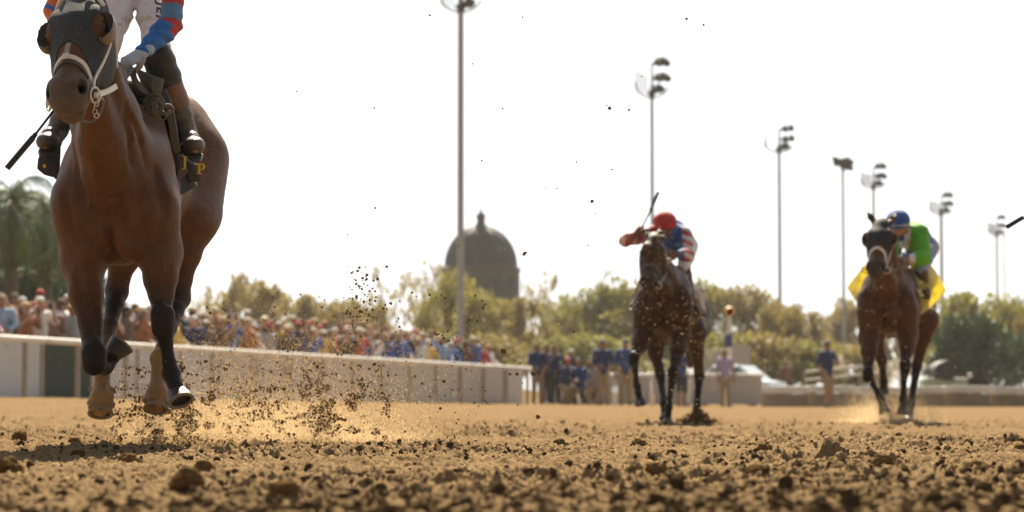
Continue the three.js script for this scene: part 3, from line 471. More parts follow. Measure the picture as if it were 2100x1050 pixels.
function headFrame(poll, muzzle, turn, hs = 1) {
  const a = muzzle.clone().sub(poll).normalize();
  let s = V(Math.cos(turn), 0, Math.sin(turn)); s.addScaledVector(a, -s.dot(a)).normalize();
  const f = s.clone().cross(a).normalize(); if (f.z < 0) f.negate();
  const H = (u, v, w) => poll.clone().addScaledVector(a, u * hs).addScaledVector(f, v * hs).addScaledVector(s, w * hs);
  return { a, f, s, H, hs, ax: [a, f, s] };
}
function headBody(h, c, cm) {
  const { H, ax, hs } = h, body = new Body(), b = {   // a body scaled by the size of the head
    ell: (p, r, o) => body.ell(p, r.map((x) => x * hs), { ...o, k: (o.k ?? 0.02) * hs }), cap: (p, r, q, t, o) => body.cap(p, r * hs, q, t * hs, { ...o, k: (o.k ?? 0.02) * hs }) };
  b.ell(H(0.08, -0.03, 0), [0.15, 0.105, 0.088], { ax, c, k: 0.03 });
  b.ell(H(0.19, -0.01, 0), [0.15, 0.082, 0.1], { ax, c, k: 0.04 });
  for (const w of [-1, 1]) {
    b.ell(H(0.2, -0.115, w * 0.052), [0.135, 0.095, 0.038], { ax, c, k: 0.05 });
    b.ell(H(0.165, 0.045, w * 0.078), [0.05, 0.024, 0.024], { ax, c, k: 0.04 });
    b.ell(H(0.205, 0.02, w * 0.095), [0.034, 0.03, 0.022], { ax, c, k: 0.025 });
    b.cap(H(0.245, -0.015, w * 0.088), 0.014, H(0.36, -0.02, w * 0.062), 0.009, { c, k: 0.035 });
  }
  b.cap(H(0.2, 0.01, 0), 0.072, H(0.5, 0.018, 0), 0.05, { c, k: 0.06, n: h.s, f: 0.86 });
  b.cap(H(0.22, -0.11, 0), 0.06, H(0.5, -0.045, 0), 0.036, { c, k: 0.06 });
  b.cap(H(0.3, -0.05, 0), 0.06, H(0.5, -0.02, 0), 0.05, { c, k: 0.05 });
  b.ell(H(0.515, 0.008, 0), [0.075, 0.058, 0.062], { ax, c: cm, k: 0.05 });
  for (const w of [-1, 1]) b.ell(H(0.51, 0.034, w * 0.05), [0.044, 0.03, 0.028], { ax, c: cm, k: 0.03 });
  b.ell(H(0.568, 0.004, 0), [0.034, 0.044, 0.048], { ax, c: cm, k: 0.035 });
  b.ell(H(0.562, -0.048, 0), [0.036, 0.03, 0.04], { ax, c: mixc(cm, [0.2, 0.12, 0.07], 0.5), k: 0.03 });
  b.cap(H(0.6, -0.028, -0.035), 0.004, H(0.6, -0.028, 0.035), 0.004, { k: 0.014, sub: true });
  for (const w of [-1, 1]) {
    const d = h.a.clone().multiplyScalar(0.5).addScaledVector(h.s, w * 0.25).addScaledVector(h.f, 0.1).normalize(), X = d, Z = h.s.clone().multiplyScalar(w).addScaledVector(h.f, 0.75); Z.addScaledVector(X, -Z.dot(X)).normalize();
    b.ell(H(0.524, 0.05, w * 0.07), [0.034, 0.016, 0.03], { ax: [X, X.clone().cross(Z), Z], sub: true, k: 0.014 });
    b.cap(H(0.5, -0.026, w * 0.052), 0.003, H(0.61, -0.03, w * 0.03), 0.004, { k: 0.012, sub: true });
    b.ell(H(0.205, 0.03, w * 0.118), [0.02, 0.016, 0.012], { ax, sub: true, k: 0.012 });
  }
  return body;
}
function hoofGeo(S) {
  const pr = [[0.001, 0.082], [0.03, 0.082], [0.042, 0.076], [0.046, 0.068], [0.056, 0.03], [0.063, 0.004]].map(([r, y]) => new THREE.Vector2(r * S, y * S));
  const sole = [[0.051, 0.004], [0.048, 0.012], [0.02, 0.018], [0.0005, 0.015]].map(([r, y]) => new THREE.Vector2(r * S, y * S));
  const shoe = [[0.0635, 0.005], [0.0645, -0.004], [0.062, -0.006], [0.049, -0.006], [0.048, 0.006]].map(([r, y]) => new THREE.Vector2(r * S, y * S));
  return [new THREE.LatheGeometry(pr, 28), new THREE.LatheGeometry(sole, 28), new THREE.LatheGeometry(shoe, 28)];
}
const addHoof = (parent, origin, F, Hf, S, mat, toe) => {   // F fetlock, Hf the middle of the ground surface
  const up = F.clone().sub(Hf).normalize(), [w, so, sh] = hoofGeo(S), q = new THREE.Quaternion();
  const Z = (toe ?? V(0, 0, 1)).clone(); Z.addScaledVector(up, -Z.dot(up)).normalize(); const X = up.clone().cross(Z);
  const m = new THREE.Matrix4().makeBasis(X, up, Z).setPosition(Hf.clone().sub(origin));
  const shear = new THREE.Matrix4().set(1, 0, 0, 0, 0, 1, 0, 0, 0, -0.28, 1.08, 0, 0, 0, 0, 1);
  for (const g of [w, so, sh]) { g.applyMatrix4(shear); g.applyMatrix4(m); g.computeVertexNormals(); }
  const hf = part('hoof', planes(w), mat, parent);
  part('sole', planes(so), M.sole, hf); part('horseshoe', sh, M.shoe, hf);
};

function makeHorse(cfg) {
  const { P, S = 1, cell, headCell } = cfg, o = cfg.base, root = thing('racehorse', o, cfg.label, 'horse', null);
  const c = cfg.coat ?? BAY, dk = cfg.dark ?? BLACK, b = new Body();
  const cy = Math.cos(cfg.yaw), sy = Math.sin(cfg.yaw), cp = Math.cos(cfg.pitch), sp = Math.sin(cfg.pitch), C = cfg.C;
  const K = (x, y, z) => { x *= S; y *= S; z *= S; const y1 = y * cp - z * sp, z1 = y * sp + z * cp; return V(C.x + x * cy + z1 * sy, C.y + y1, C.z - x * sy + z1 * cy); };
  const ax = [K(1, 0, 0).sub(C).normalize(), K(0, 1, 0).sub(C).normalize(), K(0, 0, 1).sub(C).normalize()];
  const r3 = (x, y, z) => [x * S, y * S, z * S];
  // trunk
  b.ell(K(0, 0.02, -0.14), r3(0.24, 0.34, 0.26), { ax, c, k: 0.05 });
  b.ell(K(0, -0.01, -0.68), r3(0.3, 0.33, 0.62), { ax, c, k: 0.12 });
  b.ell(K(0, 0.1, -1.4), r3(0.3, 0.33, 0.42), { ax, c, k: 0.14 });
  b.cap(K(0, 0.17, -0.7), 0.17 * S, K(0, 0.22, -1.25), 0.18 * S, { c, k: 0.12 });
  b.cap(K(0, 0.31, -0.3), 0.055 * S, K(0, 0.31, -0.72), 0.07 * S, { c, k: 0.14 });
  b.ell(K(0, -0.27, -0.12), r3(0.14, 0.1, 0.2), { ax, c, k: 0.08 });
  for (const w of [-1, 1]) {
    b.cap(K(w * 0.1, 0.27, -0.33), 0.11 * S, K(w * 0.165, -0.02, 0.0), 0.135 * S, { c, k: 0.08 });
    b.ell(K(w * 0.175, -0.08, 0.05), r3(0.105, 0.17, 0.12), { ax, c, k: 0.07 });
    b.ell(K(w * 0.2, -0.08, -0.25), r3(0.085, 0.16, 0.15), { ax, c, k: 0.05 });
    b.ell(K(w * 0.082, -0.17, 0.145), r3(0.084, 0.135, 0.1), { ax, c, k: 0.016 });
    b.cap(K(w * 0.12, 0.12, -1.48), 0.2 * S, K(w * 0.15, -0.1, -1.46), 0.2 * S, { c, k: 0.12 });
  }
  b.cap(K(0, -0.05, 0.25), 0.008, K(0, -0.24, 0.265), 0.014, { k: 0.03, sub: true });
  // neck
  const nk = cfg.neck, poll = cfg.poll, wi = K(0, 0.3, -0.35);
  b.chain([[nk.crest0, 0.062 * S], [nk.crest0.clone().lerp(wi, 0.5).add(V(0, 0.01 * S, 0)), 0.085 * S], [wi, 0.1 * S]], { c, k: 0.1, k2: 0.06 });
  b.chain([[nk.mid0, 0.085 * S], [nk.mid0.clone().lerp(K(0, 0.1, -0.02), 0.55), 0.15 * S], [K(0, 0.12, -0.06), 0.23 * S]], { c, k: 0.1, k2: 0.08 });
  b.chain([[nk.low0, 0.062 * S], [nk.low0.clone().lerp(K(0, -0.02, 0.14), 0.5), 0.1 * S], [K(0, 0.0, 0.1), 0.15 * S]], { c, k: 0.09, k2: 0.05 });
  for (const w of [-1, 1]) b.chain([[nk.mid0.clone().addScaledVector(ax[0], w * 0.05 * S), 0.03 * S], [K(w * 0.11, 0.1, 0.13), 0.045 * S]], { c, k: 0.05 });
  // legs
  const lg = cfg.legs, fr = cfg.furMarks ?? {};
  const coatAt = (t) => c;
  for (const key of ['foreRight', 'foreLeft']) {
    const l = lg[key], [sh, E, Kn, Fe, Ho] = l.j, m = (A, B, t) => A.clone().lerp(B, t), g = l.dusty ? DUSTY : dk, hf = mixc(c, dk, 0.75);
    b.cap(sh, 0.12 * S, E, 0.1 * S, { c, k: 0.08 });
    b.chain([[E, 0.097 * S, c], [m(E, Kn, 0.35), 0.078 * S, mixc(c, dk, 0.3)], [m(E, Kn, 0.62), 0.058 * S, mixc(c, dk, 0.65)], [m(E, Kn, 0.88), 0.047 * S, hf], [Kn, 0.048 * S, dk], [m(Kn, Fe, 0.2), 0.038 * S, dk], [m(Kn, Fe, 0.4), 0.031 * S, dk], [m(Kn, Fe, 0.8), 0.031 * S, g], [Fe, 0.039 * S, g], [m(Fe, Ho, 0.32), 0.033 * S, g], [m(Fe, Ho, 0.52), 0.039 * S, g]], { k: 0.06, k2: 0.02 });
    b.ell(m(E, Kn, 0.25).add(V(0, 0, 0.035 * S)), r3(0.062, 0.13, 0.06), { c, k: 0.05 });
    b.ell(Kn.clone().add(V(0, 0.01, 0.012 * S)), r3(0.05, 0.085, 0.045), { c: dk, k: 0.03 });
    for (const q of [-1, 1]) { b.ell(Kn.clone().add(V(q * 0.034 * S, 0.035 * S, 0.012)), r3(0.024, 0.035, 0.03), { c: dk, k: 0.014 }); b.ell(Kn.clone().add(V(q * 0.03 * S, -0.035 * S, 0.01)), r3(0.02, 0.028, 0.026), { c: dk, k: 0.014 }); b.ell(Fe.clone().add(V(q * 0.026 * S, 0.004, -0.006)), r3(0.02, 0.028, 0.026), { c: g, k: 0.012 }); }
    b.cap(m(Kn, Fe, 0.15).add(V(0, 0, -0.035 * S)), 0.017 * S, m(Kn, Fe, 0.95).add(V(0, 0, -0.028 * S)), 0.016 * S, { c: g, k: 0.014 });
    addHoof(root, o, Fe, Ho, S, l.dusty ? M.hoof_dusty : M.hoof, l.toe);
  }
  for (const key of ['hindRight', 'hindLeft']) {
    const l = lg[key], [St, Hk, Fe, Ho] = l.j, m = (A, B, t) => A.clone().lerp(B, t), g = l.dusty ? DUSTY : dk, w = key === 'hindRight' ? -1 : 1;
    b.cap(K(w * 0.15, -0.02, -1.42), 0.2 * S, St, 0.12 * S, { c, k: 0.12 });
    b.chain([[St, 0.12 * S, c], [m(St, Hk, 0.4), 0.088 * S, c], [m(St, Hk, 0.75), 0.055 * S, mixc(c, dk, 0.4)], [Hk, 0.058 * S, mixc(c, dk, 0.8)], [m(Hk, Fe, 0.2), 0.044 * S, dk], [m(Hk, Fe, 0.5), 0.036 * S, l.dusty ? mixc(dk, DUSTY, 0.25) : dk], [m(Hk, Fe, 0.82), 0.036 * S, g], [Fe, 0.046 * S, g], [m(Fe, Ho, 0.32), 0.035 * S, g], [m(Fe, Ho, 0.52), 0.042 * S, g]], { k: 0.08, k2: 0.02 });
    const back = l.back ?? V(0, 0.02, -0.06);
    b.cap(Hk.clone().add(back).add(V(0, 0.055 * S, 0)), 0.024 * S, m(Hk, Fe, 0.25).addScaledVector(back, 0.5), 0.022 * S, { c: dk, k: 0.025 });
    b.cap(Hk.clone().add(back).add(V(0, 0.055 * S, 0)), 0.016 * S, m(St, Hk, 0.45).addScaledVector(back, 0.8), 0.03 * S, { c: mixc(c, dk, 0.4), k: 0.03 });
    if (l.dusty) { b.ell(m(Fe, Ho, 0.78), r3(0.06, 0.078, 0.066), { c: DUSTY, k: 0.03 }); for (let i = 0; i < 14; i++) b.ell(m(Fe, Ho, 0.55 + 0.45 * hash(i, 3, w + 5)).add(V(0.055 * Math.cos(i * 2.4), 0, 0.06 * Math.sin(i * 2.4))), r3(0.018, 0.016, 0.018), { c: DUSTY, k: 0.012 }); };
    addHoof(root, o, Fe, Ho, S, l.dusty ? M.hoof_dusty : M.hoof, l.toe);
  }
  for (const [p, r0, q, r1] of cfg.masses ?? []) b.cap(p, r0, q, r1, { c, k: 0.12 });
  // folds and veins read off the photograph, laid on the surface where the sight line meets it
  const meet = (px, py) => { const d = at(px, py, 1).sub(EYE).normalize(), q = EYE.clone().addScaledVector(d, 9); for (let i = 0; i < 140; i++) { const e = b.value(q.x, q.y, q.z); if (e < 0.001) break; q.addScaledVector(d, Math.max(0.001, e * 0.6)); } return q; };
  const lines = [...(cfg.folds ?? []).map((f) => [true, f]), ...(cfg.veins ?? []).map((f) => [false, f])].map(([sub, f]) => [sub, f.w ?? 0.012, f.k ?? 0.035, f.p.map(([x, y]) => meet(x, y))]);
  for (const [sub, w, k, p] of lines) for (let i = 0; i + 1 < p.length; i++) sub ? b.cap(p[i], w * (i === 0 ? 0.4 : 1), p[i + 1], w * (i + 2 === p.length ? 0.4 : 1), { sub: true, k }) : b.cap(p[i], w, p[i + 1], w * 0.8, { c, k });
  const noisy = (v, q, n) => { const t = 0.8 + 0.4 * fbm(v.x * 5, v.y * 5, v.z * 5, 3); return [q[0] * t, q[1] * t, q[2] * t]; };
  const bodyG = b.mesh(cell, { color: noisy, origin: o, sigma: 0.02, rough: (x, y, z) => 0.006 * (fbm(x * 13, y * 6.5, z * 6.5, 2) - 0.5) + (cell < 0.011 ? 0.0016 * (noise3(x * 60, y * 22, z * 30) - 0.5) : 0) });
  // head
  const h = headFrame(poll, cfg.muzzle, cfg.turn, (cfg.headScale ?? 1) * S), hb = headBody(h, c, mixc(MUZZLE, dk, cfg.darkMuzzle ?? 0));
  h.S = S;
  const nostrils = [-1, 1].map((w) => h.H(0.528, 0.036, w * 0.052));
  const stripe = (v, q) => {
    const u = v.clone().sub(poll), l = u.dot(h.a) / h.hs, w = Math.abs(u.dot(h.s) / h.hs - 0.004 + 0.006 * Math.sin(l * 40)), f = u.dot(h.f), t = 0.8 + 0.4 * fbm(v.x * 9, v.y * 9, v.z * 9, 3);
    let k = cfg.stripe && f > 0 && l > 0.25 && l < 0.43 ? sstep(0.014, 0.004, w) * sstep(0.43, 0.34, l) * 0.8 : 0;
    const d = cfg.stripe ? sstep(0.4, 0.7, fbm(v.x * 30, v.y * 30, v.z * 30, 3)) * sstep(0.3, 0.5, l) * 0.35 : 0;
    q = mixc([q[0] * t, q[1] * t, q[2] * t], [0.2, 0.14, 0.095], d); for (const c of nostrils) if (v.distanceTo(c) < 0.03 * h.hs) q = mixc(q, [0.006, 0.004, 0.004], sstep(0.03, 0.02, v.distanceTo(c) / h.hs)); return mixc(q, [0.5, 0.45, 0.4], k);
  };
  const headG = hb.mesh(headCell, { color: stripe, origin: o, sigma: 0.015 });
  part('body', merge([bodyG, headG]), M.coat, root);
  for (const w of [-1, 1]) {
    const e = h.H(0.205, 0.024, w * 0.1).sub(o); part('eye', new THREE.SphereGeometry(0.021 * h.hs, 20, 14).translate(e.x, e.y, e.z), M.eye, root);
    const eb = new Body(), base = h.H(-0.02, 0.0, w * 0.065), tip = cfg.earTips ? cfg.earTips[w < 0 ? 0 : 1] : h.H(-0.2, 0.02, w * 0.1);
    eb.cap(base, 0.034 * S, base.clone().lerp(tip, 0.5), 0.03 * S, { c, n: h.f, f: 0.7 }).cap(base.clone().lerp(tip, 0.5), 0.03 * S, tip, 0.006, { c, n: h.f, f: 0.7 });
    const fo = base.clone().lerp(tip, 0.25).addScaledVector(h.f, 0.028), ft = base.clone().lerp(tip, 0.8).addScaledVector(h.f, 0.02);
    eb.cap(fo, 0.018, ft, 0.005, { sub: true, k: 0.01 });
    part('ear', eb.mesh(Math.min(headCell, 0.006), { origin: o }), M.coat, root);
  }
  // mane: locks along the crest
  const mn = new Body(), rnd = rng(cfg.seed ?? 5);
  for (let i = 0; i < 16; i++) { const t = i / 15, q = nk.crest0.clone().lerp(wi, t * 0.85).add(V(0, (0.055 + 0.03 * Math.sin(t * 3.1)) * S, 0)); mn.cap(q, 0.022, q.clone().add(V((rnd() - 0.7) * 0.1, -0.06 - rnd() * 0.06, -0.03)), 0.008, { c: BLACK, k: 0.02 }); }
  part('mane', mn.mesh(0.012, { origin: o }), M.mane, root);
  const tl = new Body(); const t0 = K(0, 0.25, -1.82);
  tl.chain([[t0, 0.035], [K(0.02, 0.2, -2.02), 0.06], [K(0.05, -0.05, -2.25), 0.075], [K(0.06, -0.4, -2.4), 0.03]], { c: BLACK });
  part('tail', tl.mesh(0.016, { origin: o }), M.mane, root);
  return { root, b, hb, h, K, ax, o, S };
}
// straps lie on the head: points at (u along the head, angle round it, from the front)
function onHead(hs, u, ang, off = 0.004, v0 = -0.02) {
  const { h, hb } = hs, d = h.f.clone().multiplyScalar(Math.cos(ang)).addScaledVector(h.s, Math.sin(ang)); const p = hb.surface(h.H(u, v0, 0), d, 0.3); return p.addScaledVector(d, off);
}
function headStrap(hs, list, w, t, mat, name = 'strap', parent = hs.root, off = 0.003) {
  const { h, o } = hs, pts = list.map(([u, a]) => onHead(hs, u, a, off).sub(o));
  const n = (p) => { const r = p.clone().add(o).sub(h.H(0, -0.03, 0)); r.addScaledVector(h.a, -r.dot(h.a)); return r.normalize(); };
  return part(name, strap(pts, w, t, n), mat, parent);
}
function makeHood(hs, mat, edge = 0.285, side = 0.1, cell = 0.005, eyeR = 0.052 * hs.h.hs) {
  const { h, hb, o } = hs, p0 = h.H(0, 0, 0), dx = V(), e = [-1, 1].map((w) => h.H(0.205, 0.026, w * 0.1));
  const clip = (x, y, z) => {
    dx.set(x, y, z).sub(p0); const l = dx.dot(h.a) / h.hs, f = dx.dot(h.f) + 0.02, s = dx.dot(h.s), an = Math.atan2(Math.abs(s), f), q = Math.sin(Math.min(an, Math.PI / 2));
    let d = l - (edge + side * q * q); d = Math.max(d, -0.2 - l);
    for (const c of e) d = Math.max(d, eyeR - Math.sqrt((x - c.x) ** 2 + (y - c.y) ** 2 + (z - c.z) ** 2));
    return d;
  };
  return part('hood', hb.mesh(cell, { grow: 0.006, clip, origin: o, color: false }), mat, hs.root);
}
// a blinker cup: quarter shell behind and outside the eye
function makeCups(hs, mat, r = 0.062 * hs.h.hs) {
  const { h, o } = hs;
  for (const w of [-1, 1]) {
    const b = new Body(), c = h.H(0.2, 0.022, w * 0.112), X = h.s.clone().multiplyScalar(w);
    b.ell(c, [r * 1.15, r * 0.95, r * 0.62], { ax: [h.a, h.f, X] });
    const inner = new Body(); inner.ell(c.clone().addScaledVector(h.f, 0.012), [r * 1.08, r * 1.0, r * 0.54], { ax: [h.a, h.f, X] });
    const clip = (x, y, z) => { const q = V(x, y, z), d = q.clone().sub(c), front = d.dot(h.f) - 0.022 - 0.012 * w * 0, inn = -inner.value(x, y, z), med = -(d.dot(X) + 0.02); return Math.max(front, inn, med); };
    part('blinker_cup', b.mesh(0.005, { clip, origin: o, color: false }), mat, hs.root);
  }
}

// a cloth that lies on the horse: rows along the body, columns round it; it swings out towards its hem
function clothOn(hs, z0, z1, a0, a1, off, flare, mat, name = 'saddle_cloth', thick = 0.012, cy = 0.02, hem = 1.0) {
  const { b, K, ax, o, S } = hs, NZ = 14, NA = 44, P = [];
  for (let i = 0; i <= NZ; i++) for (let j = 0; j <= NA; j++) {
    const z = lerp(z0, z1, i / NZ), a = lerp(a0, a1, j / NA), d = ax[0].clone().multiplyScalar(Math.sin(a)).addScaledVector(ax[1], Math.cos(a));
    const AC = 1.12, ac = clamp(a, -AC, AC), dc = ax[0].clone().multiplyScalar(Math.sin(ac)).addScaledVector(ax[1], Math.cos(ac)), q = b.surface(K(0, cy, z), dc, 0.75).addScaledVector(dc, off + 0.008 * Math.sin(z * 23 + a * 5)), t = Math.abs(a) - AC, sg = Math.sign(a);
    if (t > 0) { const f = flare[sg < 0 ? 0 : 1] + 0.22 * Math.sin(z * 11 + sg) * t, l = t * 0.4; q.addScaledVector(ax[0], sg * Math.sin(f) * l).addScaledVector(ax[1], -Math.cos(f) * l); d.copy(ax[0]).multiplyScalar(sg * Math.cos(f)).addScaledVector(ax[1], Math.sin(f)); }
    P.push([q, d]);
  }
  const pos = [], idx = [], n = NA + 1, m = (NZ + 1) * n;
  for (const s of [1, 0]) for (const [q, d] of P) { const r = q.clone().addScaledVector(d, s ? thick : 0).sub(o); pos.push(r.x, r.y, r.z); }
  const Q = (a, bb, c, d, f) => f ? idx.push(a, bb, c, bb, d, c) : idx.push(a, c, bb, bb, c, d);
  for (let i = 0; i < NZ; i++) for (let j = 0; j < NA; j++) { const a = i * n + j; Q(a, a + 1, a + n, a + n + 1, true); Q(m + a, m + a + 1, m + a + n, m + a + n + 1, false); }
  for (let j = 0; j < NA; j++) { Q(j, j + 1, m + j, m + j + 1, false); const a = NZ * n + j; Q(a, a + 1, m + a, m + a + 1, true); }
  for (let i = 0; i < NZ; i++) for (const j of [0, NA]) { const a = i * n + j; Q(a, a + n, m + a, m + a + n, j === 0); }
  const g = new THREE.BufferGeometry(); g.setAttribute('position', new THREE.Float32BufferAttribute(pos, 3)); g.setIndex(idx); g.computeVertexNormals();
  return part(name, planes(g), mat, hs.root);
}
// a thick flap cut to an outline given as points in space
function flap(pts, t, nrm, bend = 0) {
  const c = pts.reduce((a, p) => a.add(p), V(0, 0, 0)).multiplyScalar(1 / pts.length), cur = new THREE.CatmullRomCurve3(pts, true, 'catmullrom', 0.12), ring = cur.getPoints(pts.length * 5).slice(0, -1), N = ring.length, pos = [], idx = [], n = nrm.clone().normalize();
  const put = (p) => { pos.push(p.x, p.y, p.z); };
  for (const s of [1, -1]) { for (const r of [1, 0.93, 0.5, 0]) for (const p of ring) { const q = c.clone().lerp(p, r); q.addScaledVector(n, s * t * (r === 1 ? 0.25 : 0.5) + bend * (1 - r * r)); put(q); } }
  for (let s = 0; s < 2; s++) for (let k = 0; k < 3; k++) for (let i = 0; i < N; i++) { const b = s * 4 * N + k * N, a = b + i, e = b + (i + 1) % N; s ? idx.push(a, a + N, e, e, a + N, e + N) : idx.push(a, e, a + N, e, e + N, a + N); }
  for (let i = 0; i < N; i++) { const e = (i + 1) % N; idx.push(i, 4 * N + i, e, e, 4 * N + i, 4 * N + e); }
  const g = new THREE.BufferGeometry(); g.setAttribute('position', new THREE.Float32BufferAttribute(pos, 3)); g.setIndex(idx); g.computeVertexNormals(); return planes(g);
}
// ---------- the leading horse ----------
const P1 = (px, py, dz) => at(px, py, 12 - dz);
const base1 = V(-1.88, 0, -12);
const H1 = makeHorse({
  P: P1, S: 1.0, cell: 0.009, headCell: 0.005, base: base1, seed: 3,
  label: 'nearest bay racehorse in a dusty dark hood, all four hooves off the ground',
  C: P1(236, 395, -0.08), yaw: 0.02, pitch: 0.2, headScale: 1.2, poll: P1(172, 0, 0.72), muzzle: P1(141, 206, 1.12), turn: 15 * R, stripe: true,
  neck: { crest0: P1(180, 70, 0.48), mid0: P1(188, 95, 0.55), low0: P1(186, 170, 0.6) },
  masses: [[P1(408, 325, -1.4), 0.15, P1(401, 435, -1.2), 0.13]],
  folds: [
    { p: [[258, 215], [262, 250], [266, 290], [268, 335]], w: 0.012 }, { p: [[268, 240], [290, 290], [300, 340]], w: 0.01 }, { p: [[150, 300], [156, 350], [170, 400]], w: 0.012, k: 0.05 }, { p: [[205, 300], [212, 360], [222, 410]], w: 0.01, k: 0.05 },
    { p: [[238, 400], [245, 440], [252, 480], [262, 520]], w: 0.018, k: 0.045 }, { p: [[170, 462], [180, 490], [202, 512], [228, 530]], w: 0.016 }, { p: [[150, 470], [162, 492], [180, 500]], w: 0.012 }, { p: [[268, 470], [284, 490], [300, 492]], w: 0.02, k: 0.04 }, { p: [[300, 440], [296, 470], [302, 500]], w: 0.012 },
    { p: [[186, 540], [190, 580], [196, 630], [200, 680]], w: 0.009 }, { p: [[158, 560], [168, 610], [180, 660]], w: 0.008 }, { p: [[345, 540], [343, 580], [345, 620]], w: 0.009 }, { p: [[322, 545], [324, 585], [326, 615]], w: 0.008 }, { p: [[320, 350], [330, 400], [336, 440]], w: 0.01, k: 0.05 }, { p: [[135, 400], [138, 440], [150, 480]], w: 0.01, k: 0.04 },
  ],
  veins: [{ p: [[205, 420], [214, 450], [210, 480], [220, 505]], w: 0.006, k: 0.012 }, { p: [[180, 380], [186, 410], [178, 440]], w: 0.005, k: 0.012 }, { p: [[300, 380], [292, 410], [298, 440], [290, 460]], w: 0.005, k: 0.012 }, { p: [[176, 560], [182, 600], [188, 640]], w: 0.005, k: 0.01 }, { p: [[336, 540], [332, 570], [335, 605]], w: 0.005, k: 0.01 }],
  legs: {
    foreRight: { j: [P1(168, 430, 0), P1(170, 535, -0.06), P1(194, 738, 0.14), P1(214, 752, -0.1), P1(250, 706, -0.14)], toe: V(0.3, 0.2, -1) },
    foreLeft: { j: [P1(316, 440, 0), P1(328, 520, -0.04), P1(334, 660, 0.13), P1(351, 768, 0.09), P1(371, 822, 0.15)], toe: V(0.3, 0, 1) },
    hindRight: { j: [P1(262, 480, -0.95), P1(240, 598, -0.95), P1(212, 735, -0.62), P1(206, 848, -0.5)], dusty: true },
    hindLeft: { j: [P1(386, 458, -1.08), P1(367, 612, -0.98), P1(327, 735, -0.62), P1(320, 838, -0.5)], dusty: true },
  },
});
makeHood(H1, M.hood, 0.315, 0.085);
makeCups(H1, M.cup);

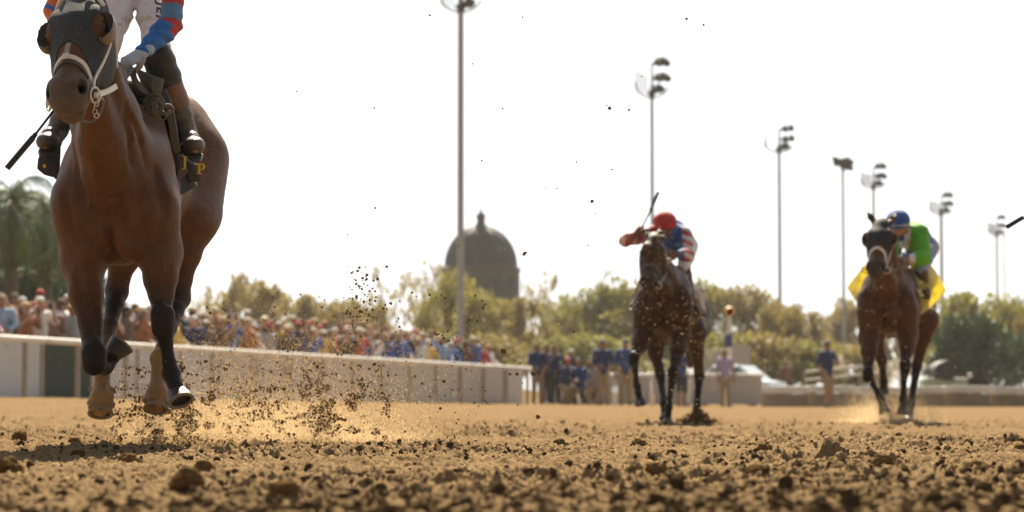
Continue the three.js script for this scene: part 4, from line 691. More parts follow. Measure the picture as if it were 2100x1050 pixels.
const L1 = (px, py, dz) => P1(px, py, dz).sub(base1);
{
  const hs = H1, r = hs.root, h = hs.h;
  // bridle
  headStrap(hs, [[0.445, -1.75], [0.42, -1.3], [0.393, -0.7], [0.385, 0], [0.393, 0.7], [0.42, 1.3], [0.445, 1.75]], 0.025, 0.006, M.strap_white, 'noseband');
  headStrap(hs, [[0.465, -1.6], [0.44, -1.2], [0.418, -0.6], [0.412, 0], [0.418, 0.6], [0.44, 1.2], [0.465, 1.6]], 0.014, 0.005, M.strap_dark, 'noseband');
  part('keeper', box(0.028, 0.034, 0.008, 0, 0, 0, 0.003).applyMatrix4(new THREE.Matrix4().makeBasis(h.s, h.a, h.s.clone().cross(h.a))).translate(...onHead(hs, 0.39, 0, 0.012).sub(base1).toArray()), M.strap_white, r);
  for (const w of [-1, 1]) {
    headStrap(hs, [[0.02, w * 0.5], [0.045, w * 0.8], [0.085, w * 1.1]], 0.026, 0.01, M.strap_white, 'browband', r, 0.012);
    headStrap(hs, [[0.1, w * 1.72], [0.22, w * 1.75], [0.32, w * 1.7], [0.42, w * 1.62], [0.475, w * 1.58]], 0.015, 0.006, M.strap_white, 'cheek_strap', r, 0.012);
    headStrap(hs, [[0.42, w * 1.75], [0.44, w * 1.4], [0.47, w * 1.1], [0.5, w * 1.25], [0.5, w * 1.6]], 0.009, 0.004, M.strap_grey, 'flash_strap');
    const c = onHead(hs, 0.505, w * 1.62, 0.02).sub(base1), q = new THREE.TorusGeometry(0.034, 0.006, 8, 28).rotateY(w * 1.1).translate(c.x, c.y, c.z); part('bit_ring', q, M.steel, r);
    part('bit_cheek', new THREE.SphereGeometry(0.016, 12, 8).translate(c.x, c.y, c.z), M.steel, r);
  }
  const ring = onHead(hs, 0.505, 1.62, 0.03).sub(base1);
  part('curb_strap', tube([ring, L1(212, 215, 0.78), L1(203, 238, 0.78), L1(186, 250, 0.8), L1(165, 246, 0.85)], 0.006, 6), M.strap_grey, r);
  for (let k = 0; k < 5; k++) part('curb_link', new THREE.TorusGeometry(0.011, 0.003, 6, 12).rotateY(k * 0.9).translate(...ring.clone().add(V(-0.008 + 0.006 * Math.sin(k * 2), -0.022 - k * 0.017, 0.0)).toArray()), M.steel, r);
  part('throat_strap', tube([L1(236, 75, 0.62), L1(238, 108, 0.58), L1(236, 132, 0.56), L1(226, 158, 0.57), L1(213, 178, 0.6)], 0.008, 6), M.strap_white, r);
  part('throat_buckle', box(0.022, 0.05, 0.014, 0, 0, 0, 0.004).translate(...L1(236, 128, 0.57).toArray()), M.steel, r);
  // reins
  const up = V(-0.3, 0.9, 0.4);
  part('rein', strap([ring, L1(226, 184, 0.62), L1(242, 174, 0.4), L1(248, 169, 0.28)], 0.03, 0.005, V(0.2, -0.2, 1)), std([0.6, 0.6, 0.53], 0.5, { map: scaled(T.stain, 5) }), r, 'white rein near the bit');
  part('rein', strap([L1(247, 170, 0.29), L1(256, 158, 0.05), L1(264, 146, -0.03), L1(270, 138, -0.1)], 0.032, 0.006, V(0.3, 0.1, 1)), M.strap_dark, r);
  part('rein', strap([L1(272, 140, -0.12), L1(275, 160, -0.16), L1(286, 178, -0.2), L1(300, 192, -0.24), L1(310, 210, -0.26)], 0.032, 0.006, V(0.2, 0.3, 1)), M.strap_dark, r);
  const mud = std([0.12, 0.09, 0.062], 0.75, { map: scaled(T.dust, 6) });
  part('rein_knot', merge([tube([L1(300, 205, -0.24), L1(322, 196, -0.22), L1(334, 212, -0.22), L1(322, 228, -0.22), L1(303, 226, -0.22)], 0.013, 8, true), tube([L1(303, 215, -0.21), L1(320, 204, -0.19), L1(331, 222, -0.19), L1(312, 236, -0.19)], 0.012, 8, true), strap([L1(315, 208, -0.17), L1(318, 225, -0.16), L1(322, 242, -0.18)], 0.03, 0.008, V(0, 0.2, 1)), tube([L1(325, 232, -0.18), L1(332, 220, -0.17), L1(346, 216, -0.18), L1(354, 224, -0.2), L1(346, 232, -0.19), L1(332, 234, -0.17)], 0.009, 8, true), tube([L1(334, 232, -0.17), L1(340, 238, -0.16), L1(336, 246, -0.17), L1(326, 250, -0.17)], 0.006, 6)]), mud, r, 'knotted end of the reins');
  // saddle
  const sd = part('saddle', flap([L1(277, 140, -0.34), L1(296, 148, -0.33), L1(315, 157, -0.34), L1(336, 164, -0.36), L1(332, 186, -0.36), L1(325, 207, -0.36), L1(310, 192, -0.33), L1(290, 170, -0.33)], 0.035, V(0.2, 0.15, 1), 0.02), M.saddle, r, 'green brown worn front of the saddle');
  part('seat', new THREE.CapsuleGeometry(0.13, 0.3, 6, 16).rotateX(Math.PI / 2).scale(1, 0.35, 1).translate(...hs.K(0, 0.42, -0.75).sub(base1).toArray()), M.saddle, sd);
  clothOn(hs, -0.36, -0.98, -1.5, 1.6, 0.012, [0.62, 0.16], M.navy);
  part('stirrup_leather', strap([L1(331, 185, -0.38), L1(344, 215, -0.36), L1(353, 255, -0.36), L1(358, 290, -0.38), L1(364, 312, -0.4)], 0.042, 0.008, V(0.25, 0, 1)), M.strap_dark, r);
  part('girth', strap([-1.9, -1.2, -0.6, 0, 0.6, 1.2, 1.9].map((a) => hs.b.surface(hs.K(0, 0, -0.4), hs.ax[0].clone().multiplyScalar(Math.sin(a + Math.PI)).addScaledVector(hs.ax[1], Math.cos(a + Math.PI)), 0.75).sub(base1)), 0.1, 0.01, (p) => p.clone().add(base1).sub(hs.K(0, 0, -0.4)).normalize()), M.strap_dark, r);
  part('girth_flap', flap([L1(357, 300, -0.4), L1(366, 322, -0.4), L1(386, 350, -0.44), L1(376, 362, -0.44), L1(360, 370, -0.42)], 0.02, V(0.25, 0, 1), 0.01), M.strap_dark, r);
  part('cloth_flap', flap([L1(382, 330, -0.52), L1(398, 336, -0.56), L1(412, 340, -0.6), L1(411, 370, -0.6), L1(392, 374, -0.56), L1(384, 364, -0.52)], 0.015, V(0.35, 0, 1), 0.012), std([0.05, 0.04, 0.035], 0.8, { map: scaled(T.specks, 2) }), r);
  part('cloth_flap', flap([L1(124, 296, -0.45), L1(112, 316, -0.48), L1(80, 322, -0.55), L1(77, 346, -0.55), L1(92, 359, -0.52), L1(112, 364, -0.48), L1(122, 345, -0.45)], 0.015, V(-0.4, 0, 1), 0.012), M.navy, r);
  for (const sg of [-1, 1]) { const c = sg > 0 ? L1(380, 322, -0.5) : L1(100, 300, -0.52), R2 = 0.052; const g = merge([new THREE.TorusGeometry(R2, 0.007, 8, 24, Math.PI).translate(0, 0.015, 0), box(2.1 * R2, 0.014, 0.05, 0, 0.012, 0, 0.005)]).rotateZ(sg * 0.15).rotateY(sg * 0.6).translate(c.x, c.y, c.z); part('stirrup', g, M.strap_grey, r); }
  const font = await new FontLoader().loadAsync('fonts/droid/droid_serif_bold.typeface.json'), gold = std([0.62, 0.42, 0.03], 0.6);
  const letter = (t, size, p, ry) => { const g = new TextGeometry(t, { font, size, depth: 0.004, curveSegments: 4 }); g.rotateY(ry).translate(p.x, p.y, p.z); part('lettering', g, gold, r); };
  letter('P', 0.055, L1(402, 357, -0.54), 0.35); letter('J', 0.05, L1(374, 341, -0.4), 0.25); letter('.', 0.08, L1(86, 344, -0.5), -0.4);
}

// ---------- riders ----------
const MJ = {
  skin: std([0.36, 0.2, 0.13], 0.6), skinDark: std([0.16, 0.085, 0.055], 0.6),
  cloth: std([1, 1, 1], 0.75, { vertexColors: true, map: scaled(T.stain, 1.5), bumpMap: scaled(T.cloth, 3), bumpScale: 0.006 }),
  breech: std([0.78, 0.75, 0.74], 0.8, { map: scaled(T.stain, 4.5), bumpMap: scaled(T.cloth, 4), bumpScale: 0.004 }),
  boot: std([1, 1, 1], 0.52, { vertexColors: true, map: scaled(T.stain, 4), bumpMap: scaled(T.grain, 5), bumpScale: 0.003 }),
  glove: std([1, 1, 1], 0.8, { vertexColors: true, map: scaled(T.stain, 7), bumpMap: scaled(T.grain, 14), bumpScale: 0.002 }),
  goggle: std([0.02, 0.02, 0.02], 0.08), hair: std([0.02, 0.014, 0.01], 0.8), black: std([0.012, 0.012, 0.014], 0.5),
};
function hand(b, wrist, f, n, thumb, o = {}) {   // f to the knuckles, n the back of the hand, thumb +1/-1 along f x n
  f = f.clone().normalize(); n = n.clone().addScaledVector(f, -n.dot(f)).normalize(); const s = f.clone().cross(n).multiplyScalar(thumb), S = o.s ?? 1, c = o.c, cf = o.cf ?? c, cl = o.curl ?? [1.0, 1.5, 1.1], at2 = (a, bb, cc) => wrist.clone().addScaledVector(f, a * S).addScaledVector(n, bb * S).addScaledVector(s, cc * S);
  b.cap(wrist.clone().addScaledVector(f, -0.04 * S), 0.032 * S, at2(0.012, 0, 0), 0.03 * S, { c, k: 0.015, n, f: 0.8 });
  b.ell(at2(0.052, 0, 0), [0.05 * S, 0.019 * S, 0.043 * S], { ax: [f, n, s], c, k: 0.022 });
  for (let i = 0; i < 4; i++) {
    let p = at2(0.086 + [0.004, 0.008, 0.004, -0.006][i], 0.002, 0.031 - 0.0205 * i), a = 0; const L = [[0.042, 0.026, 0.02], [0.045, 0.029, 0.021], [0.042, 0.027, 0.02], [0.034, 0.021, 0.018]][i], pts = [[at2(0.05, 0, 0.022 - 0.014 * i), 0.011 * S, c], [p, 0.0118 * S, cf]];
    for (let k = 0; k < 3; k++) { a += cl[k]; p = p.clone().addScaledVector(f, Math.cos(a) * L[k] * S).addScaledVector(n, -Math.sin(a) * L[k] * S); pts.push([p, [0.0102, 0.0094, 0.0082][k] * S, cf]); }
    b.chain(pts, { k: 0.006, k2: 0.004 });
  }
  const t0 = at2(0.022, -0.008, 0.034), t1 = at2(0.056, -0.022, 0.05), t2 = at2(0.082, -0.036, 0.036), t3 = at2(0.09, -0.044, 0.014);
  b.chain([[t0, 0.015 * S], [t1, 0.0125 * S], [t2, 0.011 * S], [t3, 0.009 * S]], { c: cf, k: 0.014, k2: 0.006 });
}
function makeJockey(cfg) {
  const J = cfg.j, o = cfg.base, root = thing('person', o, cfg.label, 'person', null), cell = cfg.cell, m = (a, b, t) => a.clone().lerp(b, t), sides = ['vl', 'vr'];
  // the figure itself, one surface, dressed below
  const sk = new Body(), W = MJ, sc = cfg.skin ?? [0.36, 0.2, 0.13];
  sk.chain([[J.pelvis, 0.1], [m(J.pelvis, J.chest, 0.5), 0.1], [J.chest, 0.12], [J.neck, 0.055], [J.head, 0.06]], { c: sc, k: 0.04, k2: 0.04 });
  const fd = cfg.face, upv = V(0, 1, 0).addScaledVector(fd, -fd.y).normalize(), rt = upv.clone().cross(fd).normalize(), HD = (x, y, z) => J.head.clone().addScaledVector(rt, x).addScaledVector(upv, y).addScaledVector(fd, z), hax = [rt, upv, fd];
  sk.ell(J.head, [0.072, 0.1, 0.09], { ax: hax, c: sc, k: 0.03 }).ell(HD(0, -0.055, 0.03), [0.05, 0.06, 0.055], { ax: hax, c: sc, k: 0.03 });
  sk.cap(HD(0, 0.0, 0.085), 0.01, HD(0, -0.032, 0.105), 0.014, { c: sc, k: 0.012 }).cap(HD(-0.018, -0.066, 0.083), 0.007, HD(0.018, -0.066, 0.083), 0.007, { c: [0.3, 0.12, 0.1], k: 0.008 });
  for (const w of [-1, 1]) sk.ell(HD(w * 0.03, 0.008, 0.09), [0.018, 0.011, 0.012], { ax: hax, sub: true, k: 0.01 }).ell(HD(w * 0.074, -0.01, -0.005), [0.012, 0.03, 0.02], { ax: hax, c: sc, k: 0.008 });
  for (const s of sides) {
    sk.chain([[J[s].sh, 0.048], [J[s].el, 0.036], [J[s].wr, 0.024]], { c: sc, k: 0.05 });
    sk.chain([[J[s].hip, 0.085], [J[s].kn, 0.05], [J[s].an, 0.032], [J[s].toe, 0.025]], { c: sc, k: 0.05 });
    if (!cfg.gloves) hand(sk, J[s].wr, J[s].hf, J[s].hn, J[s].th, { c: sc, curl: J[s].curl });
  }
  part('body', sk.mesh(Math.max(cell, 0.008), { origin: o, color: false }), cfg.skinMat ?? MJ.skin, root);
  for (const w of [-1, 1]) part('eye', new THREE.SphereGeometry(0.011, 10, 8).translate(...HD(w * 0.03, 0.008, 0.076).sub(o).toArray()), M.eye, root);
  const sh = new Body(), aw = cfg.armW ?? 1, hw = cfg.headW ?? 1; const tc = cfg.torsoColor;
  sh.chain([[m(J.pelvis, J.chest, 0.12), 0.125], [m(J.pelvis, J.chest, 0.55), 0.14], [J.chest, 0.15], [m(J.chest, J.neck, 0.75), 0.075]], { c: tc, k: 0.05, k2: 0.05 });
  sh.cap(J.vl.sh, 0.08, J.vr.sh, 0.08, { c: tc, k: 0.06 });
  for (const s of sides) sh.chain([[J[s].sh, 0.072 * aw, cfg[s]], [m(J[s].sh, J[s].el, 0.6), 0.06 * aw, cfg[s]], [J[s].el, 0.053 * aw, cfg[s]], [m(J[s].el, J[s].wr, 0.3), 0.055 * aw, cfg[s]], [m(J[s].el, J[s].wr, 0.93), 0.037, cfg[s]]], { k: 0.05, k2: 0.03 });
  const wr = cfg.wrinkle ?? 0.004;
  part('shirt', sh.mesh(cell, { origin: o, color: cfg.shirtColor, rough: (x, y, z) => wr * (Math.sin(x * 40 + y * 95 + 3 * noise3(x * 14, y * 14, z * 14)) * noise3(x * 9, y * 9, z * 9 + 4)) }), cfg.shirtMat ?? MJ.cloth, root);
  const br = new Body(); br.ell(J.pelvis, [0.155, 0.125, 0.15], { k: 0.04 }).cap(J.pelvis, 0.12, m(J.pelvis, J.chest, 0.2), 0.12, { k: 0.05 });
  for (const s of sides) br.chain([[J[s].hip, 0.107], [m(J[s].hip, J[s].kn, 0.5), 0.087], [m(J[s].hip, J[s].kn, 0.92), 0.068], [J[s].kn, 0.066]], { k: 0.03, k2: 0.03 });
  part('breeches', br.mesh(cell, { origin: o, rough: (x, y, z) => wr * 0.7 * Math.sin(x * 60 + y * 70 + 4 * noise3(x * 12, y * 12, z * 12)) * noise3(x * 11, y * 11, z * 11) }), cfg.breech ?? MJ.breech, root);
  for (const s of sides) {
    const bo = new Body(), k = J[s].kn, a = J[s].an, t = J[s].toe, B = cfg.boot, k1 = m(k, a, 0.06);
    const bw = cfg.bootW ?? 1;
    bo.chain([[k1, 0.074 * bw], [m(k, a, 0.3), 0.068 * bw], [m(k, a, 0.6), 0.061 * bw], [m(k, a, 0.78), 0.053 * bw], [m(k, a, 0.92), 0.046 * bw], [a, 0.046 * bw]], { c: B[2], k: 0.02, k2: 0.02 });
    const dn = t.clone().sub(a), ff = dn.clone().normalize(), band = (v) => { const q = v.clone().sub(k), ax = a.clone().sub(k), u = q.dot(ax) / ax.lengthSq(), e = 0.012 * Math.sin(v.x * 60 + v.y * 40); return u + e < 0.38 ? B[0] : u + e < 0.66 ? B[1] : B[2]; };
    bo.cap(a.clone().addScaledVector(ff, -0.04).add(V(0, -0.035, 0)), 0.04 * bw, m(a, t, 0.55), 0.046 * bw, { c: B[2], k: 0.03 }).ell(m(a, t, 0.85), [0.05 * bw, 0.042 * bw, 0.068 * bw], { c: B[2], k: 0.03, ax: [V(ff.z, 0, -ff.x).normalize(), V(0, 1, 0), V(ff.x, 0, ff.z).normalize()] });
    part('boot', bo.mesh(Math.min(cell, 0.008), { origin: o, color: band, rough: (x, y, z) => 0.004 * Math.sin(y * 90 + 4 * noise3(x * 20, y * 20, z * 20)) * noise3(x * 15, y * 9, z * 15) }), MJ.boot, root);
    part('boot_sole', flap([[-0.05, 0.5], [-0.045, 0.9], [-0.02, 1.25], [0.02, 1.25], [0.045, 0.9], [0.05, 0.5], [0.034, 0.0], [0.03, -0.35], [-0.03, -0.35], [-0.034, 0]].map(([x, z]) => { const R0 = V(ff.z, 0, -ff.x).normalize(); return m(a, t, clamp(z, -0.3, 1.2)).addScaledVector(R0, x).add(V(0, -0.045, 0)).sub(o); }), 0.014, V(0, 1, 0.2)), M.strap_dark, root);
    if (cfg.gloves) { const g = new Body(); hand(g, J[s].wr, J[s].hf, J[s].hn, J[s].th, { c: cfg.gloves[0], cf: cfg.gloves[1], curl: J[s].curl, s: 1.08 }); part('glove', g.mesh(cfg.handCell ?? 0.0045, { origin: o, sigma: 0.012 }), MJ.glove, root); }
  }
  // helmet with a cloth cover and peak, goggles over the eyes
  const hb = new Body(), hc = cfg.helmet;
  hb.ell(HD(0, 0.045, -0.01), [0.108 * hw, 0.102 * hw, 0.125 * hw], { ax: hax, c: hc });
  part('helmet', hb.mesh(0.008, { origin: o, color: cfg.helmetColor ? (v) => cfg.helmetColor(v, HD) : undefined, clip: (x, y, z) => { const q = V(x, y, z).sub(J.head); return -(q.dot(upv) + 0.004 + 0.25 * Math.min(0, q.dot(fd) + 0.02)); } }), cfg.helmetMat ?? MJ.cloth, root);
  part('peak', flap([[-0.08, 0.08], [-0.05, 0.135], [0, 0.155], [0.05, 0.135], [0.08, 0.08], [0, 0.1]].map(([x, z]) => HD(x, 0.028, z).sub(o)), 0.012, upv, 0), cfg.peakMat ?? MJ.black, root);
  part('button', new THREE.SphereGeometry(0.014, 10, 8).translate(...HD(0, 0.148, -0.01).sub(o).toArray()), cfg.peakMat ?? MJ.black, root);
  part('goggles', strap([HD(-0.078, 0.0, 0.0), HD(-0.064, 0.004, 0.066), HD(-0.03, 0.006, 0.094), HD(0, 0.004, 0.1), HD(0.03, 0.006, 0.094), HD(0.064, 0.004, 0.066), HD(0.078, 0, 0.0)].map((p) => p.sub(o)), 0.04, 0.014, (p) => p.clone().add(o).sub(J.head).normalize()), cfg.goggleMat ?? MJ.goggle, root);
  return { root, HD };
}
const RED = [0.42, 0.03, 0.03], BLUE = [0.02, 0.13, 0.42], SKY = [0.09, 0.2, 0.36];
{
  const el = P1(350, 50, -0.42), shd = P1(372, -190, -0.6);
  makeJockey({
    base: P1(285, 120, -0.8), label: 'rider of the nearest horse in red and blue silks and white muddy breeches', cell: 0.0075, skinMat: MJ.skin, face: V(0, -0.25, 1).normalize(),
    torsoColor: RED, vl: RED, vr: BLUE, gloves: [[0.42, 0.47, 0.55], [0.25, 0.2, 0.17]], boot: [[0.016, 0.017, 0.019], [0.17, 0.08, 0.055], [0.085, 0.074, 0.06]], helmet: BLUE, wrinkle: 0.007, bootW: 1.12,
    j: {
      pelvis: P1(284, -48, -1.0), chest: P1(296, -230, -0.78), neck: P1(296, -300, -0.66), head: P1(294, -345, -0.58),
      vr: { sh: shd, el, wr: P1(289, 110, -0.2), hip: P1(316, -38, -0.96), kn: P1(320, 108, -0.5), an: P1(383, 272, -0.7), toe: P1(400, 305, -0.44), hf: V(-0.062, -0.05, 0.05), hn: V(-0.25, 0.7, 0.75), th: -1, curl: [1.0, 1.45, 1.0] },
      vl: { sh: P1(205, -190, -0.6), el: P1(114, 22, -0.5), wr: P1(150, 160, -0.3), hip: P1(252, -38, -0.96), kn: P1(214, 106, -0.45), an: P1(118, 262, -0.7), toe: P1(94, 296, -0.46), hf: V(-0.05, -0.3, 0.3), hn: V(-0.6, 0.3, 0.7), th: 1 },
    },
    shirtColor: (v, c) => {
      const q = v.clone().sub(shd), ax = el.clone().sub(shd), L = ax.length(), t = q.dot(ax) / L / L, fo = v.y < el.y + 0.0 && v.x < el.x + 0.1 && v.x > -1.9 + 0.05;
      if (v.x > -1.86 && v.z > -12.7 && t > 0.35) { const y = (1050 - 0) * 0 + v.y; if (t > 1.12 || (q.clone().addScaledVector(ax, -t).length() > 0.085)) return BLUE; return t > 0.985 ? RED : t > 0.85 ? SKY : t > 0.72 ? RED : SKY; }
      if (v.x < -2.05) { const k = Math.sin(v.y * 75 + v.x * 30); return k > 0.55 ? BLUE : [0.62, 0.15, 0.03]; }
      return Math.sin(v.y * 22 + Math.floor(v.x * 9) * 2.4) > -0.1 ? RED : SKY;
    },
  });
  const font = await new FontLoader().loadAsync('fonts/droid/droid_sans_bold.typeface.json');
  const g = new TextGeometry('JEFF', { font, size: 0.052, depth: 0.003, curveSegments: 4 }).rotateZ(-Math.PI / 2 - 0.1).rotateY(0.75); const p = P1(322, 2, -0.57);
  part('lettering', g.translate(p.x, p.y, p.z).translate(...P1(285, 120, -0.8).negate().toArray()), MJ.black, scene.children.find((c) => c.name === 'person'));
  // whip in the far hand
  const w0 = P1(150, 176, -0.26), w = thing('riding_whip', w0, 'black whip pointing down left of the nearest horse', 'whip'), q = (x, y, z) => P1(x, y, z).sub(w0);
  part('shaft', rod(q(154, 170, -0.27), q(66, 284, -0.2), 0.007, 0.006, 10), MJ.black, w);
  part('flap', strap([q(68, 282, -0.2), q(40, 315, -0.18), q(14, 346, -0.16)], 0.03, 0.012, V(0.3, 0.2, 1)), std([0.035, 0.035, 0.03], 0.6, { map: scaled(T.stain, 6) }), w);
  part('binding', rod(q(74, 274, -0.205), q(62, 289, -0.198), 0.011, 0.013, 10), MJ.black, w);
}
// ---------- the two horses behind ----------
const P2 = (px, py, dz) => at(px, py, 26.2 - dz), P3 = (px, py, dz) => at(px, py, 26 - dz);
const base2 = P2(1365, 872, 0).setY(0), base3 = P3(1825, 872, 0).setY(0);
const H2 = makeHorse({
  P: P2, S: 1, cell: 0.014, headCell: 0.01, base: base2, seed: 8, coat: [0.062, 0.027, 0.012], dark: [0.012, 0.01, 0.009], darkMuzzle: 0.6,
  label: 'dark bay racehorse in the middle, second horse, spattered by flying dirt',
  C: P2(1362, 610, -0.05), yaw: -0.16, pitch: -0.12, headScale: 1.14, poll: P2(1343, 488, 0.62), muzzle: P2(1328, 590, 0.98), turn: -8 * R, stripe: false, earTips: [P2(1322, 466, 0.5), P2(1350, 470, 0.5)],
  neck: { crest0: P2(1346, 510, 0.5), mid0: P2(1346, 535, 0.5), low0: P2(1342, 565, 0.58) },
  legs: {
    foreRight: { j: [P2(1322, 640, 0), P2(1316, 690, 0.02), P2(1300, 738, 0.3), P2(1306, 792, 0.0), P2(1314, 830, -0.04)], toe: V(0, 0, 1) },
    foreLeft: { j: [P2(1396, 640, 0), P2(1394, 690, -0.05), P2(1380, 768, 0.2), P2(1371, 836, 0.22), P2(1369, 870, 0.3)], toe: V(0, 0, 1) },
    hindRight: { j: [P2(1338, 690, -0.95), P2(1354, 768, -0.9), P2(1362, 828, -0.6), P2(1364, 858, -0.5)], toe: V(0, 0, 1) },
    hindLeft: { j: [P2(1424, 680, -1.0), P2(1434, 770, -1.35), P2(1429, 838, -1.25), P2(1432, 866, -1.15)], toe: V(0, 0, 1) },
  },
});
{
  const hs = H2, L = (x, y, z) => P2(x, y, z).sub(base2);
  headStrap(hs, [[0.4, -1.6], [0.37, -0.8], [0.36, 0], [0.37, 0.8], [0.4, 1.6]], 0.03, 0.006, M.strap_dark, 'noseband');
  for (const w of [-1, 1]) { headStrap(hs, [[0.02, w * 1.3], [0.2, w * 1.6], [0.46, w * 1.6]], 0.02, 0.006, M.strap_dark, 'cheek_strap'); const c = onHead(hs, 0.5, w * 1.6, 0.02).sub(base2); part('bit_ring', new THREE.TorusGeometry(0.036, 0.007, 8, 20).translate(c.x, c.y, c.z), M.steel, hs.root); part('rein', tube([c, L(w < 0 ? 1322 : 1368, 556, 0.4), L(w < 0 ? 1330 : 1374, 528, 0.12)], 0.012, 6), M.strap_dark, hs.root); }
  part('rosette', new THREE.SphereGeometry(0.03, 12, 8).scale(1, 1, 0.5).translate(...L(1371, 534, 0.5).toArray()), M.strap_white, hs.root);
  clothOn(hs, -0.4, -0.95, -1.8, 1.8, 0.015, [0.2, 0.3], std([0.2, 0.15, 0.12], 0.85, { map: scaled(T.stain, 2) }));
  part('number_cloth', flap([L(1424, 590, -0.75), L(1444, 592, -0.85), L(1446, 640, -0.85), L(1430, 652, -0.8), L(1422, 625, -0.75)], 0.015, V(0.5, 0, 1), 0.01), std([0.62, 0.6, 0.62], 0.8, { map: scaled(T.stain, 4) }), hs.root);
  const brown = std([0.24, 0.13, 0.08], 0.7, { map: scaled(T.stain, 4) });
  part('saddle', flap([L(1318, 578, -0.4), L(1308, 590, -0.42), L(1297, 620, -0.45), L(1297, 650, -0.45), L(1306, 652, -0.42), L(1314, 620, -0.4)], 0.03, V(-0.4, 0, 1), 0.02), brown, hs.root);
  part('saddle_flap', flap([L(1400, 560, -0.35), L(1412, 585, -0.4), L(1420, 620, -0.42), L(1412, 640, -0.42), L(1404, 610, -0.38)], 0.03, V(0.4, 0, 1), 0.02), std([0.3, 0.24, 0.19], 0.7, { map: scaled(T.stain, 4) }), hs.root);
  const strip = (v) => Math.sin(v.y * 62 + v.x * 25) > 0 ? [0.45, 0.03, 0.035] : [0.62, 0.6, 0.6];
  makeJockey({
    base: P2(1380, 560, -0.6), label: 'rider of the middle horse in a red cap with striped sleeves and raised whip arm', cell: 0.013, handCell: 0.007, skinMat: MJ.skinDark, skin: [0.16, 0.085, 0.055], face: V(-0.05, -0.35, 1).normalize(),
    torsoColor: [0.03, 0.08, 0.3], vl: RED, vr: RED, gloves: [[0.2, 0.06, 0.05], [0.12, 0.05, 0.04]], boot: [[0.02, 0.016, 0.014], [0.12, 0.06, 0.04], [0.03, 0.025, 0.022]], helmet: [0.5, 0.025, 0.03], armW: 1.15, headW: 1.14, peakMat: std([0.4, 0.02, 0.025], 0.6),
    j: {
      pelvis: P2(1396, 492, -0.95), chest: P2(1376, 478, -0.5), neck: P2(1368, 470, -0.3), head: P2(1364, 464, -0.2),
      vr: { sh: P2(1402, 482, -0.38), el: P2(1411, 524, -0.12), wr: P2(1386, 520, 0.08), hip: P2(1412, 505, -0.9), kn: P2(1402, 550, -0.45), an: P2(1416, 606, -0.72), toe: P2(1424, 622, -0.5), hf: V(-0.5, -0.1, 0.4), hn: V(0.2, 0.8, 0.6), th: -1 },
      vl: { sh: P2(1344, 478, -0.4), el: P2(1282, 494, -0.2), wr: P2(1302, 482, 0.02), hip: P2(1380, 505, -0.9), kn: P2(1336, 552, -0.45), an: P2(1306, 612, -0.72), toe: P2(1300, 630, -0.5), hf: V(0.5, 0.5, 0.4), hn: V(-0.2, 0.5, 0.8), th: 1 },
    },
    shirtColor: (v) => { const p = P2(1402, 480, -0.38), l = P2(1340, 480, -0.4); if (v.x > p.x - 0.02 && v.z > -26.55) return strip(v); if (v.x < l.x + 0.02) return Math.sin(v.x * 50) > 0.5 ? [0.5, 0.4, 0.38] : [0.34, 0.05, 0.05]; return [0.03, 0.1, 0.36]; },
  });
  const w0 = P2(1311, 478, 0.06), w = thing('riding_whip', w0, 'whip raised by the rider of the middle horse', 'whip'), q = (x, y, z) => P2(x, y, z).sub(w0);
  part('shaft', rod(q(1308, 484, 0.06), q(1334, 432, 0), 0.009, 0.009, 8), MJ.black, w); part('flap', strap([q(1333, 433, 0), q(1341, 415, -0.02), q(1350, 394, -0.04)], 0.032, 0.012, V(0.3, 0, 1)), MJ.black, w);
}
const H3 = makeHorse({
  P: P3, S: 1, cell: 0.014, headCell: 0.01, base: base3, seed: 9, coat: [0.105, 0.044, 0.02], darkMuzzle: 0.5,
  label: 'bay racehorse at the right with a yellow saddle cloth and dark hood',
  C: P3(1818, 610, -0.05), yaw: -0.26, pitch: -0.06, headScale: 1.2, poll: P3(1809, 460, 0.62), muzzle: P3(1796, 553, 1.0), turn: 12 * R, stripe: false, earTips: [P3(1778, 434, 0.52), P3(1838, 436, 0.52)],
  neck: { crest0: P3(1815, 482, 0.5), mid0: P3(1818, 510, 0.5), low0: P3(1816, 545, 0.55) },
  legs: {
    foreRight: { j: [P3(1782, 640, 0), P3(1782, 695, 0.0), P3(1780, 770, 0.26), P3(1806, 816, -0.02), P3(1815, 846, -0.02)], toe: V(0, 0, 1) },
    foreLeft: { j: [P3(1860, 640, 0), P3(1862, 690, 0.0), P3(1856, 752, 0.22), P3(1852, 818, 0.12), P3(1851, 848, 0.14)], toe: V(0, 0, 1) },
    hindRight: { j: [P3(1788, 670, -0.95), P3(1808, 738, -1.0), P3(1812, 782, -1.25), P3(1812, 804, -1.3)], toe: V(0, 0, 1) },
    hindLeft: { j: [P3(1900, 655, -1.0), P3(1880, 752, -1.1), P3(1868, 828, -0.85), P3(1863, 865, -0.72)], toe: V(0, 0, 1) },
  },
});
